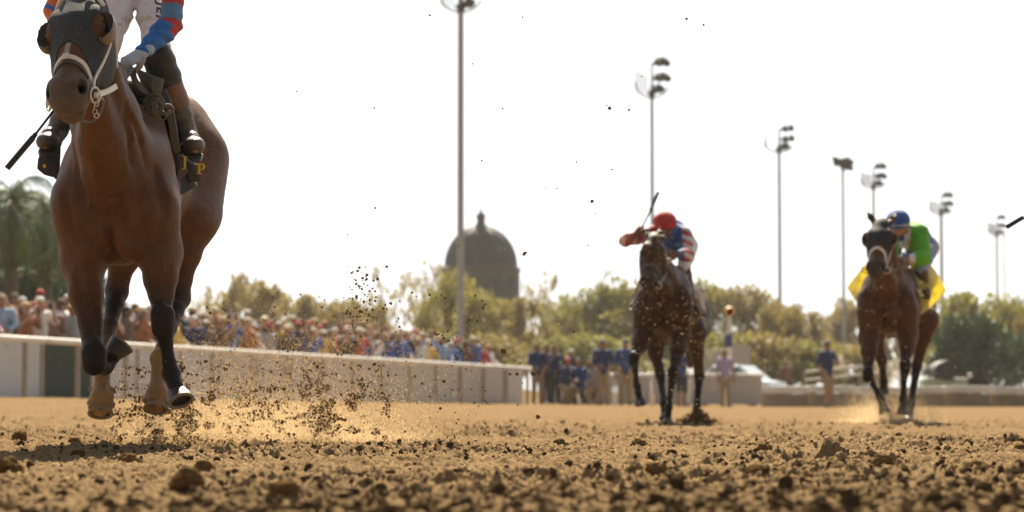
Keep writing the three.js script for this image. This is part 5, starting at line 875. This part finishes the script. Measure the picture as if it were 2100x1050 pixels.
{
  const hs = H3, L = (x, y, z) => P3(x, y, z).sub(base3);
  makeHood(hs, M.hood_plain, 0.28, 0.08, 0.009, 0.05); makeCups(hs, M.cup);
  headStrap(hs, [[0.42, -1.6], [0.36, -0.8], [0.345, 0], [0.36, 0.8], [0.42, 1.6]], 0.036, 0.008, M.strap_white, 'noseband');
  const yl = std([0.85, 0.74, 0.015], 0.95, { transmission: 0.8, map: scaled(T.stain, 2), bumpMap: scaled(T.cloth, 2), bumpScale: 0.012 });
  for (const w of [-1, 1]) { headStrap(hs, [[0.2, w * 1.7], [0.36, w * 1.65], [0.48, w * 1.6]], 0.02, 0.006, M.strap_white, 'cheek_strap', hs.root, 0.01); const c = onHead(hs, 0.5, w * 1.6, 0.02).sub(base3); part('bit_ring', new THREE.TorusGeometry(0.036, 0.007, 8, 20).translate(c.x, c.y, c.z), M.steel, hs.root); part('rein', tube([c, L(w < 0 ? 1785 : 1838, 552, 0.4), L(w < 0 ? 1826 : 1850, 540, 0.1)], 0.012, 6), M.strap_dark, hs.root); }
  part('breast_strap', strap([L(1848, 560, 0.02), L(1856, 605, 0.1), L(1866, 655, 0.05)], 0.05, 0.01, V(0.4, 0, 1)), M.strap_dark, hs.root);
  const yc = clothOn(hs, -0.4, -1.1, -1.4, 1.4, 0.015, [0.5, 0.5], yl);
  part('cloth_flap', flap([L(1866, 540, -0.42), L(1900, 534, -0.55), L(1920, 558, -0.72), L(1940, 596, -0.85), L(1908, 630, -0.7), L(1886, 646, -0.6), L(1880, 600, -0.46)], 0.016, V(0.6, 0.1, 1), 0.03), yl, yc);
  part('cloth_flap', flap([L(1776, 540, -0.42), L(1784, 572, -0.4), L(1778, 612, -0.45), L(1757, 620, -0.62), L(1737, 590, -0.8), L(1750, 572, -0.65)], 0.016, V(-0.6, 0.1, 1), 0.03), yl, yc);
  part('saddle', flap([L(1846, 545, -0.35), L(1872, 552, -0.4), L(1884, 590, -0.42), L(1880, 625, -0.42), L(1862, 600, -0.38)], 0.03, V(0.3, 0, 1), 0.02), M.strap_dark, hs.root);
  const GREEN = [0.105, 0.4, 0.015], NAVY = [0.012, 0.03, 0.14], WHITE = [0.66, 0.66, 0.7];
  makeJockey({
    base: P3(1875, 560, -0.6), label: 'rider of the right horse in a blue cap and bright green sleeves', cell: 0.013, handCell: 0.007, skinMat: MJ.skin, face: V(-0.12, -0.4, 1).normalize(),
    torsoColor: NAVY, vl: GREEN, vr: GREEN, gloves: [[0.3, 0.2, 0.15], [0.2, 0.12, 0.09]], boot: [[0.06, 0.03, 0.025], [0.1, 0.05, 0.04], [0.05, 0.12, 0.25]], helmet: [0.03, 0.1, 0.36], armW: 1.4, headW: 1.18, breech: std([0.25, 0.3, 0.44], 0.8, { map: scaled(T.stain, 4) }), peakMat: std([0.03, 0.1, 0.36], 0.6), goggleMat: std([0.3, 0.2, 0.05], 0.15),
    helmetColor: (v, HD) => { const q = v.clone().sub(HD(0, 0, 0)), y = q.dot(HD(0, 1, 0).sub(HD(0, 0, 0))); return y < 0.045 && y > 0.02 ? [0.62, 0.6, 0.62] : [0.03, 0.11, 0.4]; },
    j: {
      pelvis: P3(1895, 505, -0.95), chest: P3(1872, 484, -0.48), neck: P3(1852, 470, -0.28), head: P3(1842, 462, -0.15),
      vr: { sh: P3(1886, 480, -0.34), el: P3(1894, 530, -0.1), wr: P3(1860, 530, 0.06), hip: P3(1904, 512, -0.9), kn: P3(1888, 552, -0.45), an: P3(1896, 590, -0.72), toe: P3(1900, 602, -0.5), hf: V(-0.6, -0.1, 0.4), hn: V(0.1, 0.8, 0.6), th: -1 },
      vl: { sh: P3(1840, 486, -0.36), el: P3(1826, 530, -0.15), wr: P3(1840, 538, 0.06), hip: P3(1874, 512, -0.9), kn: P3(1830, 555, -0.45), an: P3(1772, 600, -0.72), toe: P3(1764, 612, -0.5), hf: V(0.4, -0.2, 0.4), hn: V(0.1, 0.8, 0.6), th: 1 },
    },
    shirtColor: (v) => { const q = v.clone().sub(P3(1872, 484, -0.3)), a = P3(1866, 470, -0.3); if (v.x > a.x && v.z > -26.5) return GREEN; if (v.x < P3(1836, 0, -0.3).x && v.y < P3(0, 480, -0.3).y) return GREEN; if (Math.abs(v.x - P3(1855, 0, -0.3).x) < 0.035 || Math.abs(q.y + 0.1) < 0.04) return WHITE; return v.z < -26.45 ? [0.03, 0.12, 0.42] : NAVY; },
  });
}
{ // a third whip reaches in from a rider outside the right edge
  const w0 = at(2105, 443, 16), w = thing('riding_whip', w0, 'whip tip reaching in at the right edge', 'whip'), q = (x, y, d) => at(x, y, d).sub(w0);
  part('shaft', rod(q(2200, 385, 16.1), q(2098, 447, 16), 0.008, 0.008, 8), MJ.black, w); part('flap', strap([q(2099, 446, 16), q(2082, 456, 16), q(2064, 467, 16)], 0.028, 0.01, V(-0.4, 0.4, 1)), MJ.black, w);
}

// ---------- spectators and officials ----------
const PEOPLE = [];
function personShapes(pose) {
  const dy = pose.dy ?? 0, V = (x, y, z) => new THREE.Vector3(x, y + dy * sstep(0.5, 0.9, y), z + (pose.lean ?? 0) * sstep(0.9, 1.5, y)), sk = new Body(), sh = new Body(), tr = new Body(), so = new Body(), A = pose, m = (a, b, t) => a.clone().lerp(b, t), O = { k: 0.04, k2: 0.03 };
  sk.chain([[V(0, 1.38, 0), 0.055], [V(0, 1.52, 0.01), 0.052]], { k: 0.03 }).ell(V(0, 1.6, 0.015), [0.075, 0.11, 0.095], { k: 0.03 }).cap(V(0, 1.6, 0.1), 0.012, V(0, 1.575, 0.12), 0.016, { k: 0.015 });
  for (const w of [-1, 1]) { sk.ell(V(w * 0.032, 1.615, 0.11), [0.018, 0.012, 0.014], { sub: true, k: 0.01 }); sk.ell(V(w * 0.078, 1.595, 0), [0.014, 0.032, 0.02], { k: 0.01 }); }
  A.arms.forEach(([e, h], i) => { const w = i ? 1 : -1, s = V(w * 0.19, 1.4, 0); sk.chain([[s, 0.045], [e, 0.04], [h, 0.028]], { k: 0.03 }); hand(sk, h, h.clone().sub(e), new THREE.Vector3(0, 0.5, 1), w, { curl: [0.4, 0.5, 0.3] }); sh.chain([[s, 0.07], [m(s, e, 0.9), 0.062]], { k: 0.05 }); if (A.sleeves) sh.cap(e, 0.055, m(e, h, 0.85), 0.045, { k: 0.03 }); });
  sk.chain([[V(0, 0.95, 0), 0.12], [V(0, 1.3, 0), 0.12]], { k: 0.04 });
  A.legs.forEach(([k, a]) => { sk.chain([[V(Math.sign(k.x) * 0.09, 0.92, 0), 0.08], [k, 0.055], [a, 0.04]], { k: 0.04 }); tr.chain([[V(Math.sign(k.x) * 0.085, 0.93, 0), 0.105], [k, 0.075], [m(k, a, A.shorts ? 0.05 : 0.95), A.shorts ? 0.075 : 0.062]], O); so.cap(a.clone().add(new THREE.Vector3(0, 0, -0.03)), 0.05, a.clone().add(new THREE.Vector3(0, -0.03, 0.13)), 0.042, { k: 0.03, n: new THREE.Vector3(0, 1, 0), f: 0.8 }); });
  sh.chain([[V(0, 0.93, 0), 0.14], [V(0, 1.12, 0), 0.145], [V(0, 1.32, 0), 0.155]], { k: 0.05, k2: 0.05 }).cap(V(-0.15, 1.4, 0), 0.085, V(0.15, 1.4, 0), 0.085, { k: 0.06 });
  tr.ell(V(0, 0.94, 0), [0.165, 0.11, 0.12], { k: 0.04 });
  const cap = new Body(); cap.ell(V(0, 1.655, 0.0), [0.09, 0.085, 0.11]);
  const hair = new Body(); hair.ell(V(0, 1.635, -0.015), [0.092, 0.1, 0.105]).ell(V(0, 1.6, 0.08), [0.075, 0.075, 0.06], { sub: true, k: 0.02 }).ell(V(0, 1.5, -0.055), [0.075, 0.13, 0.05], { k: 0.04 });
  return {
    body: sk.mesh(0.014), shirt: sh.mesh(0.022), trousers: tr.mesh(0.022), shoe: so.mesh(0.02), hair: hair.mesh(0.018),
    cap: merge([cap.mesh(0.018, { clip: (x, y) => 1.65 + dy - y }), new THREE.CylinderGeometry(0.08, 0.08, 0.012, 16, 1, false, -0.9, 1.8).scale(1, 1, 1.5).translate(0, 1.655 + dy, 0.07 + (pose.lean ?? 0))]),
    hat: merge([cap.mesh(0.018, { clip: (x, y) => 1.66 + dy - y, grow: 0.008 }), new THREE.CylinderGeometry(0.2, 0.21, 0.014, 24).translate(0, 1.66 + dy, pose.lean ?? 0)]),
    phone: A.phone ? box(0.075, 0.15, 0.01, ...A.phone, 0.003) : null,
  };
}
const legsA = [[V(-0.1, 0.5, 0.02), V(-0.11, 0.08, 0)], [V(0.1, 0.5, 0.02), V(0.11, 0.08, 0)]], legsB = [[V(-0.1, 0.5, 0.12), V(-0.1, 0.09, 0.0)], [V(0.1, 0.5, 0.0), V(0.1, 0.09, -0.22)]];
const POSES = [
  { arms: [[V(-0.26, 1.12, -0.02), V(-0.25, 0.88, 0.08)], [V(0.26, 1.12, -0.02), V(0.25, 0.88, 0.08)]], legs: legsA },
  { arms: [[V(-0.27, 1.18, 0.1), V(-0.16, 1.08, 0.3)], [V(0.27, 1.18, 0.1), V(0.16, 1.08, 0.3)]], legs: legsA, sleeves: true },
  { arms: [[V(-0.28, 1.25, 0.14), V(-0.1, 1.5, 0.3)], [V(0.28, 1.25, 0.14), V(0.08, 1.5, 0.3)]], legs: legsA, phone: [0, 1.56, 0.36] },
  { arms: [[V(-0.25, 1.14, -0.08), V(-0.24, 0.92, 0.06)], [V(0.28, 1.15, 0.06), V(0.12, 1.2, 0.22)]], legs: legsB, sleeves: false, shorts: true },
  { dy: -0.42, lean: 0.12, arms: [[V(-0.26, 0.78, 0.16), V(-0.12, 0.7, 0.36)], [V(0.26, 0.78, 0.16), V(0.12, 0.7, 0.36)]], legs: [[V(-0.17, 0.45, 0.34), V(-0.13, 0.08, 0.02)], [V(0.17, 0.42, 0.3), V(0.13, 0.08, -0.04)]], sleeves: true },
].map(personShapes);
const CM = {}; const cm = (n, c, r = 0.8) => (CM[n] ??= std(c, r, { bumpMap: scaled(T.cloth, 2), bumpScale: 0.008 }));
const SHIRTS = [['white', [0.72, 0.7, 0.68]], ['navy', [0.02, 0.035, 0.12]], ['red', [0.45, 0.05, 0.05]], ['pale blue', [0.3, 0.42, 0.58]], ['rust', [0.34, 0.13, 0.05]], ['black', [0.025, 0.025, 0.028]], ['brown', [0.16, 0.09, 0.06]], ['grey', [0.28, 0.28, 0.3]], ['yellow', [0.62, 0.42, 0.1]], ['blue', [0.04, 0.12, 0.4]]];
const HEADS = [['straw hat', 'hat', [0.55, 0.4, 0.22]], ['white cap', 'cap', [0.72, 0.7, 0.66]], ['dark hair', 'hair', [0.025, 0.016, 0.012]], ['brown hair', 'hair', [0.14, 0.065, 0.03]], ['red cap', 'cap', [0.45, 0.04, 0.04]], ['fair hair', 'hair', [0.45, 0.28, 0.12]], ['cream hat', 'hat', [0.66, 0.58, 0.45]]];
const SKINS = [[0.42, 0.24, 0.16], [0.3, 0.16, 0.1], [0.5, 0.31, 0.22], [0.16, 0.085, 0.055]];
function makePerson(pose, shirt, head, trous, skin, pos, turn, label, group, size = 1) {
  const g = POSES[pose], t = thing('person', pos, label, 'person', group); t.rotation.y = turn; t.scale.setScalar(size);
  part('body', g.body, cm('skin' + skin, SKINS[skin], 0.6), t); part('shirt', g.shirt, cm(shirt[0], shirt[1]), t); part('trousers', g.trousers, cm('trousers' + trous.join(), trous), t); part('shoe', g.shoe, MJ.black, t);
  part(head[1] === 'cap' ? 'cap' : head[1], g[head[1]], cm(head[0], head[2]), t); if (g.phone) part('phone', g.phone, MJ.black, t);
  return t;
}
{
  const used = new Set(), ZONES = [[100, 'left of the dark fence panel'], [190, 'between dark panel and nearest horse'], [380, 'behind the nearest horse legs'], [520, 'just right of the nearest horse'], [680, 'below the hazy olive trees'], [810, 'below the bare trees'], [925, 'left of the tall mast'], [1000, 'at the foot of the tall mast'], [9999, 'at the far end of the rail']];
  const r = rng(77), pick = (a) => a[Math.floor(r() * a.length)];
  for (let row = 0; row < 3; row++) for (let t = -4 + row * 0.3; t < RLEN + 1 - row; t += 0.62 + 0.3 * r() + row * 0.12) {
    const p = along(t, 1.5 + row * 0.75 + 0.25 * r()); p.y = bank(p.x, p.z); 
    const px = 1050 + FPX * p.x / -p.z, zone = ZONES.find(([x]) => px < x)[1]; let s, h, label, k = 0;
    do { s = pick(SHIRTS); h = pick(HEADS); label = `${['front', 'middle', 'back'][row]} row spectator, ${s[0]} shirt and ${h[0]}, ${zone}`; } while (used.has(label) && k++ < 60); used.add(label);
    makePerson(Math.floor(r() * 3), s, h, pick([[0.02, 0.025, 0.05], [0.3, 0.24, 0.16], [0.05, 0.05, 0.05]]), Math.floor(r() * 4), p, 1.25 + (r() - 0.5) * 1.3 - 0.5, label, 'spectators behind the panel fence', 0.94 + 0.12 * r());
  }
  const off = (px, py, d, pose, s, h, tr, turn, label, size) => { const p = at(px, py, d); p.y = bank(p.x, p.z); makePerson(pose, s, h, tr, 1, p, turn, label, null, size); };
  const navy = ['navy', [0.02, 0.035, 0.12]], roy = ['royal blue', [0.02, 0.06, 0.22]], KH = [0.32, 0.24, 0.15], DK = [0.03, 0.03, 0.04];
  off(1102, 826, 71, 1, navy, HEADS[2], KH, 0.3, 'leftmost official in navy shirt and khaki trousers at the end of the rail');
  off(1120, 826, 73, 0, ['maroon', [0.16, 0.03, 0.03]], HEADS[3], DK, -0.6, 'man in maroon shirt, second from the end of the rail', 1.02);
  off(1138, 826, 71.5, 2, navy, HEADS[2], DK, 0.5, 'navy shirted photographer raising both hands near the rail end', 0.98);
  off(1158, 826, 70, 4, navy, HEADS[4], KH, 0.8, 'crouching official in a red cap near the rail end');
  off(1172, 826, 73, 1, ['black', [0.025, 0.025, 0.028]], HEADS[1], KH, -0.3, 'standing official in black shirt and white cap near the rail end', 0.94);
  off(1190, 826, 70.5, 4, roy, HEADS[3], DK, -0.5, 'crouching brown haired person in royal blue near the rail end');
  off(1212, 826, 72, 4, ['grey', [0.28, 0.28, 0.3]], HEADS[0], KH, 0.4, 'crouching person in grey shirt and straw hat left of the tall official');
  off(1224, 826, 74, 0, ['olive', [0.12, 0.1, 0.05]], HEADS[2], DK, 0.3, 'person in olive shirt behind the crouching group', 0.98);
  off(1236, 828, 70, 1, navy, ['dark cap', 'cap', [0.02, 0.03, 0.08]], KH, 0.2, 'tall official in dark cap and navy shirt left of the second horse', 1.06);
  off(1283, 828, 69, 0, roy, ['dark cap', 'cap', [0.02, 0.03, 0.08]], KH, -0.1, 'official in dark cap and royal blue shirt right beside the second horse', 1.06);
  off(1398, 828, 72, 3, roy, HEADS[2], DK, 0.1, 'person in blue half hidden between the legs of the second horse');
  off(1487, 828, 76, 0, ['lilac', [0.36, 0.3, 0.5]], HEADS[3], KH, 0.3, 'person in lilac shirt standing before the finish pole');
  off(1697, 832, 66, 3, navy, ['dark cap', 'cap', [0.02, 0.03, 0.08]], KH, 0.5, 'lone official in navy shirt and khaki shorts walking left of the third horse', 1.02);
  off(1612, 826, 95, 0, ['brown', [0.2, 0.1, 0.06]], HEADS[3], DK, 0.3, 'distant person in brown at the foot of the third mast');
}
// ---------- clods on the ground and dirt in the air ----------
{
  const r = rng(31), shapes = [0, 1, 2].map((k) => { const g = new THREE.IcosahedronGeometry(1, 1), p = g.attributes.position; for (let i = 0; i < p.count; i++) { const v = V(p.getX(i), p.getY(i), p.getZ(i)); const q = 0.45 + 0.8 * noise3(v.x * 1.6 + k * 9, v.y * 1.6, v.z * 1.6) + 0.5 * hash(Math.round(v.x * 40), Math.round(v.y * 40), Math.round(v.z * 40) + k); p.setXYZ(i, v.x * q, v.y * q * 0.8, v.z * q); } g.computeVertexNormals(); return planes(g); });
  const soil = std([0.255, 0.174, 0.097], 1, { specularIntensity: 0, map: scaled(T.soil, 2), bumpMap: scaled(T.grain, 8), bumpScale: 0.05 });
  const dark = std([0.17, 0.108, 0.05], 1, { specularIntensity: 0, map: scaled(T.soil, 2) }), M4 = new THREE.Matrix4(), Q = new THREE.Quaternion(), E = new THREE.Euler();
  const scatter = (name, label, geo, mat, list) => { const m = shade(new THREE.InstancedMesh(geo, mat, list.length)); list.forEach(([p, s, sy], i) => { E.set(r() * 6.3, r() * 6.3, r() * 6.3); M4.compose(p, Q.setFromEuler(E), V(s, s * (sy ?? 1), s * (0.7 + 0.6 * r()))); m.setMatrixAt(i, M4); }); m.name = numbered(name); tag(m, label, 'dirt', null, 'stuff'); scene.add(m); return m; };
  shapes.forEach((g, k) => {
    const L = []; for (let i = 0; i < 11000; i++) { const d = 4.6 * Math.pow(30 / 4.6, Math.pow(r(), 1.1)), x = (r() * 2 - 1) * (0.216 * d + 0.3), s = 0.003 + 0.009 * Math.pow(r(), 3) + 0.016 * Math.pow(r(), 40), z = -d; if (noise3(x * 0.9 + 3, z * 0.45, 2.5) < 0.3 + 0.25 * r()) continue; L.push([V(x, groundY(x, z) + s * 0.1, z), s]); }
    scatter('dirt_crumbs', 'brown crumbs of dirt strewn over the harrowed track', g, soil, L);
  });
  const lumps = [0, 1, 2].map((k) => { const g = new THREE.IcosahedronGeometry(1, 5), p = g.attributes.position; for (let i = 0; i < p.count; i++) { const v = V(p.getX(i), p.getY(i), p.getZ(i)).normalize(), q = 0.55 + 0.6 * noise3(v.x * 1.5 + k * 9, v.y * 1.5, v.z * 1.5) + 0.45 * noise3(v.x * 4 + k, v.y * 4, v.z * 4) * noise3(v.x * 3, v.y * 3 + k, v.z * 3) + 0.22 * (noise3(v.x * 9, v.y * 9, v.z * 9 + k) - 0.5); p.setXYZ(i, v.x * q, v.y * q, v.z * q); } g.computeVertexNormals(); return planes(g); });
  // the clods that stand out
  const big = [[1150, 905, 13, 0.05], [1308, 908, 12.6, 0.06], [266, 960, 8.9, 0.055], [380, 1020, 6.1, 0.05], [585, 1025, 5.9, 0.045], [415, 985, 7.6, 0.04], [1810, 970, 8.3, 0.06], [1345, 985, 7.6, 0.04], [1550, 985, 7.5, 0.05], [470, 925, 12.0, 0.045], [40, 900, 13.6, 0.05], [155, 907, 13, 0.05], [1565, 940, 10.4, 0.05], [2095, 928, 11.4, 0.05], [840, 1000, 6.8, 0.035], [20, 985, 7.5, 0.06]];
  const says = ['upright clod near the middle of the track in front of the officials', 'dark lumpy clod just below the second horse', 'dark clod on the near edge of the first horse shadow', 'blurred clod at the bottom left', 'blurred clod at the bottom, left of centre', 'flat clod below the first horse shadow', 'long dark clod right of the curved fragment', 'small clod right below the curved fragment', 'clod right of the curved fragment at the bottom', 'clod under the kicked up dirt of the first horse', 'lone clod at the left edge behind the shadow', 'pair clod left of the first horse hooves', 'clod left of the third horse shadow in the sharp strip', 'clod at the right edge in the sharp strip', 'dark clod at the bottom centre', 'large blurred clod at the bottom left edge'];
  big.forEach(([px, py, d, s], i) => { const p = at(px, py, d); p.y = groundY(p.x, p.z) + s * 0.35; const m = solo('dirt_clod', lumps[i % 3], dark, says[i], 'clod', 'large clods on the track'); m.position.copy(p); m.scale.set(s * 0.8, s * 0.6, s * 0.75); m.rotation.y = i * 1.3; });
  { // a curved piece of hoof-shaped crust
    const p = at(1272, 975, 7.85); p.y = groundY(p.x, p.z) - 0.005; const b = new Body(); b.chain([[V(-0.036, 0.035, 0), 0.011], [V(-0.03, 0.014, 0.006), 0.012], [V(0, 0.01, 0.01), 0.012], [V(0.03, 0.014, 0.004), 0.012], [V(0.04, 0.03, 0), 0.009]], { k: 0.01 });
    const m = solo('crust_fragment', b.mesh(0.004, { rough: (x, y, z) => 0.006 * (noise3(x * 90, y * 90, z * 90) - 0.5) }), dark, 'curved dark fragment of crust lying in the sharp strip right of centre', 'clod'); m.position.copy(p);
  }
  // dirt in the air
  const air = (n, x0, x1, y0, y1, d0, d1, s0, s1, pw, shape = (u, v) => 1) => { const L = []; while (L.length < n) { const u = r(), v = r(); if (r() > shape(u, v)) continue; const p = at(lerp(x0, x1, u), lerp(y0, y1, v), lerp(d0, d1, r())); const gy = bank(p.x, p.z) + 0.01; if (p.y < gy) p.y = gy + r() * 0.05; L.push([p, lerp(s0, s1, Math.pow(r(), pw))]); } return L; };
  const blob = (cx, cy, rx, ry) => (u, v) => Math.exp(-(((u - cx) / rx) ** 2) - ((v - cy) / ry) ** 2);
  const lump = (f, k) => (u, v) => f(u, v) * sstep(0.42, 0.62, fbm(u * k, v * k, 3.3, 3));
  const flake = new THREE.BufferGeometry(); flake.setAttribute('position', new THREE.Float32BufferAttribute([-1, -0.6, 0, 1, -0.6, 0.2, 0.1, 1, -0.1, -1, -0.6, 0, 0.1, 1, -0.1, -0.4, 0.2, 0.9], 3)); flake.computeVertexNormals();
  const dustMat = (c, t = 0.65) => std(c, 1, { transmission: t, side: THREE.DoubleSide });
  const low = new THREE.IcosahedronGeometry(1, 1), tiny = new THREE.IcosahedronGeometry(1, 0);
  { const p = low.attributes.position; for (let i = 0; i < p.count; i++) { const v = V(p.getX(i), p.getY(i), p.getZ(i)), q = 0.7 + 0.6 * noise3(v.x * 2, v.y * 2, v.z * 2); p.setXYZ(i, v.x * q, v.y * q, v.z * q); } low.computeVertexNormals(); }
  scatter('flying_clods', 'dark clods kicked up behind the first horse hooves', planes(low), dark, [
    ...air(7000, 225, 510, 740, 925, 12.6, 14, 0.0014, 0.008, 5, lump((u, v) => Math.exp(-(((u - 0.55) / 0.4) ** 2)) * (0.1 + 0.9 * v * v), 14)),
    ...air(6000, 470, 800, 740, 925, 12.6, 14.5, 0.0014, 0.008, 5, lump(blob(0.55, 0.65, 0.4, 0.4), 13)),
    ...air(170, 680, 810, 545, 670, 12.6, 14, 0.002, 0.009, 3, blob(0.5, 0.45, 0.22, 0.4)),
    ...air(1400, 400, 1000, 600, 900, 12.4, 15, 0.0012, 0.007, 4),
    ...air(60, 600, 1480, 20, 560, 11, 14, 0.0018, 0.006, 2.5), ...air(60, 900, 1200, 600, 880, 11.5, 13, 0.002, 0.012, 3),
    [at(1076, 520, 11.6), 0.012], [at(1496, 640, 11.6), 0.013], [at(1250, 222, 11.8), 0.008], [at(1214, 413, 11.9), 0.008], [at(1290, 225, 11.9), 0.006],
  ]);
  scatter('flying_grains', 'fine sunlit grains hanging in the air around the first horse hooves', flake, dustMat([0.54, 0.37, 0.18], 0.6), [
    ...air(30000, 210, 520, 700, 925, 12.4, 14.5, 0.0014, 0.004, 3, (u, v) => Math.exp(-(((u - 0.5) / 0.42) ** 2)) * (0.06 + v * v)),
    ...air(32000, 450, 960, 690, 925, 12.4, 15.5, 0.0014, 0.004, 3, (u, v) => Math.exp(-(((u - 0.3) / 0.45) ** 2)) * (0.1 + v * v)),
    ...air(26000, 330, 1000, 560, 900, 12.4, 16, 0.0012, 0.0032, 3, blob(0.35, 0.75, 0.4, 0.45)), ...air(2600, 0, 2100, 480, 900, 11, 18, 0.001, 0.003, 3),
  ]);
  scatter('dust_cloud', 'pale dust hanging low behind the first horse', flake, dustMat([0.6, 0.45, 0.26], 0.85), [...air(170000, 240, 900, 770, 925, 12.8, 15.5, 0.0014, 0.003, 2, (u, v) => Math.exp(-(((u - 0.45) / 0.26) ** 2)) * v * v * v)]);
  scatter('dust_cloud', 'pale dust around the hooves of the third horse', flake, dustMat([0.6, 0.45, 0.26], 0.85), [...air(75000, 1690, 1960, 790, 880, 25.5, 28, 0.002, 0.004, 2, (u, v) => Math.exp(-(((u - 0.5) / 0.22) ** 2)) * v * v)]);
  scatter('flying_clods', 'dark spray of dirt at the hind hoof of the second horse', planes(low), dark, [...air(2600, 1385, 1480, 828, 880, 26.6, 27.8, 0.002, 0.013, 3, (u, v) => Math.exp(-(((u - 0.48) / 0.27) ** 2)) * sstep(0, 0.5, v - 1.3 * Math.abs(u - 0.48)))]);
  scatter('flying_grains', 'bright grains in the air before the second horse', flake, dustMat([0.56, 0.39, 0.2], 0.5), [...air(900, 1270, 1470, 430, 870, 17, 25, 0.003, 0.006, 3), ...air(160, 1740, 1930, 560, 800, 18, 25, 0.003, 0.006, 3), ...air(200, 900, 1300, 500, 860, 15, 24, 0.002, 0.005, 3)]);
}
renderer.render(scene, camera);
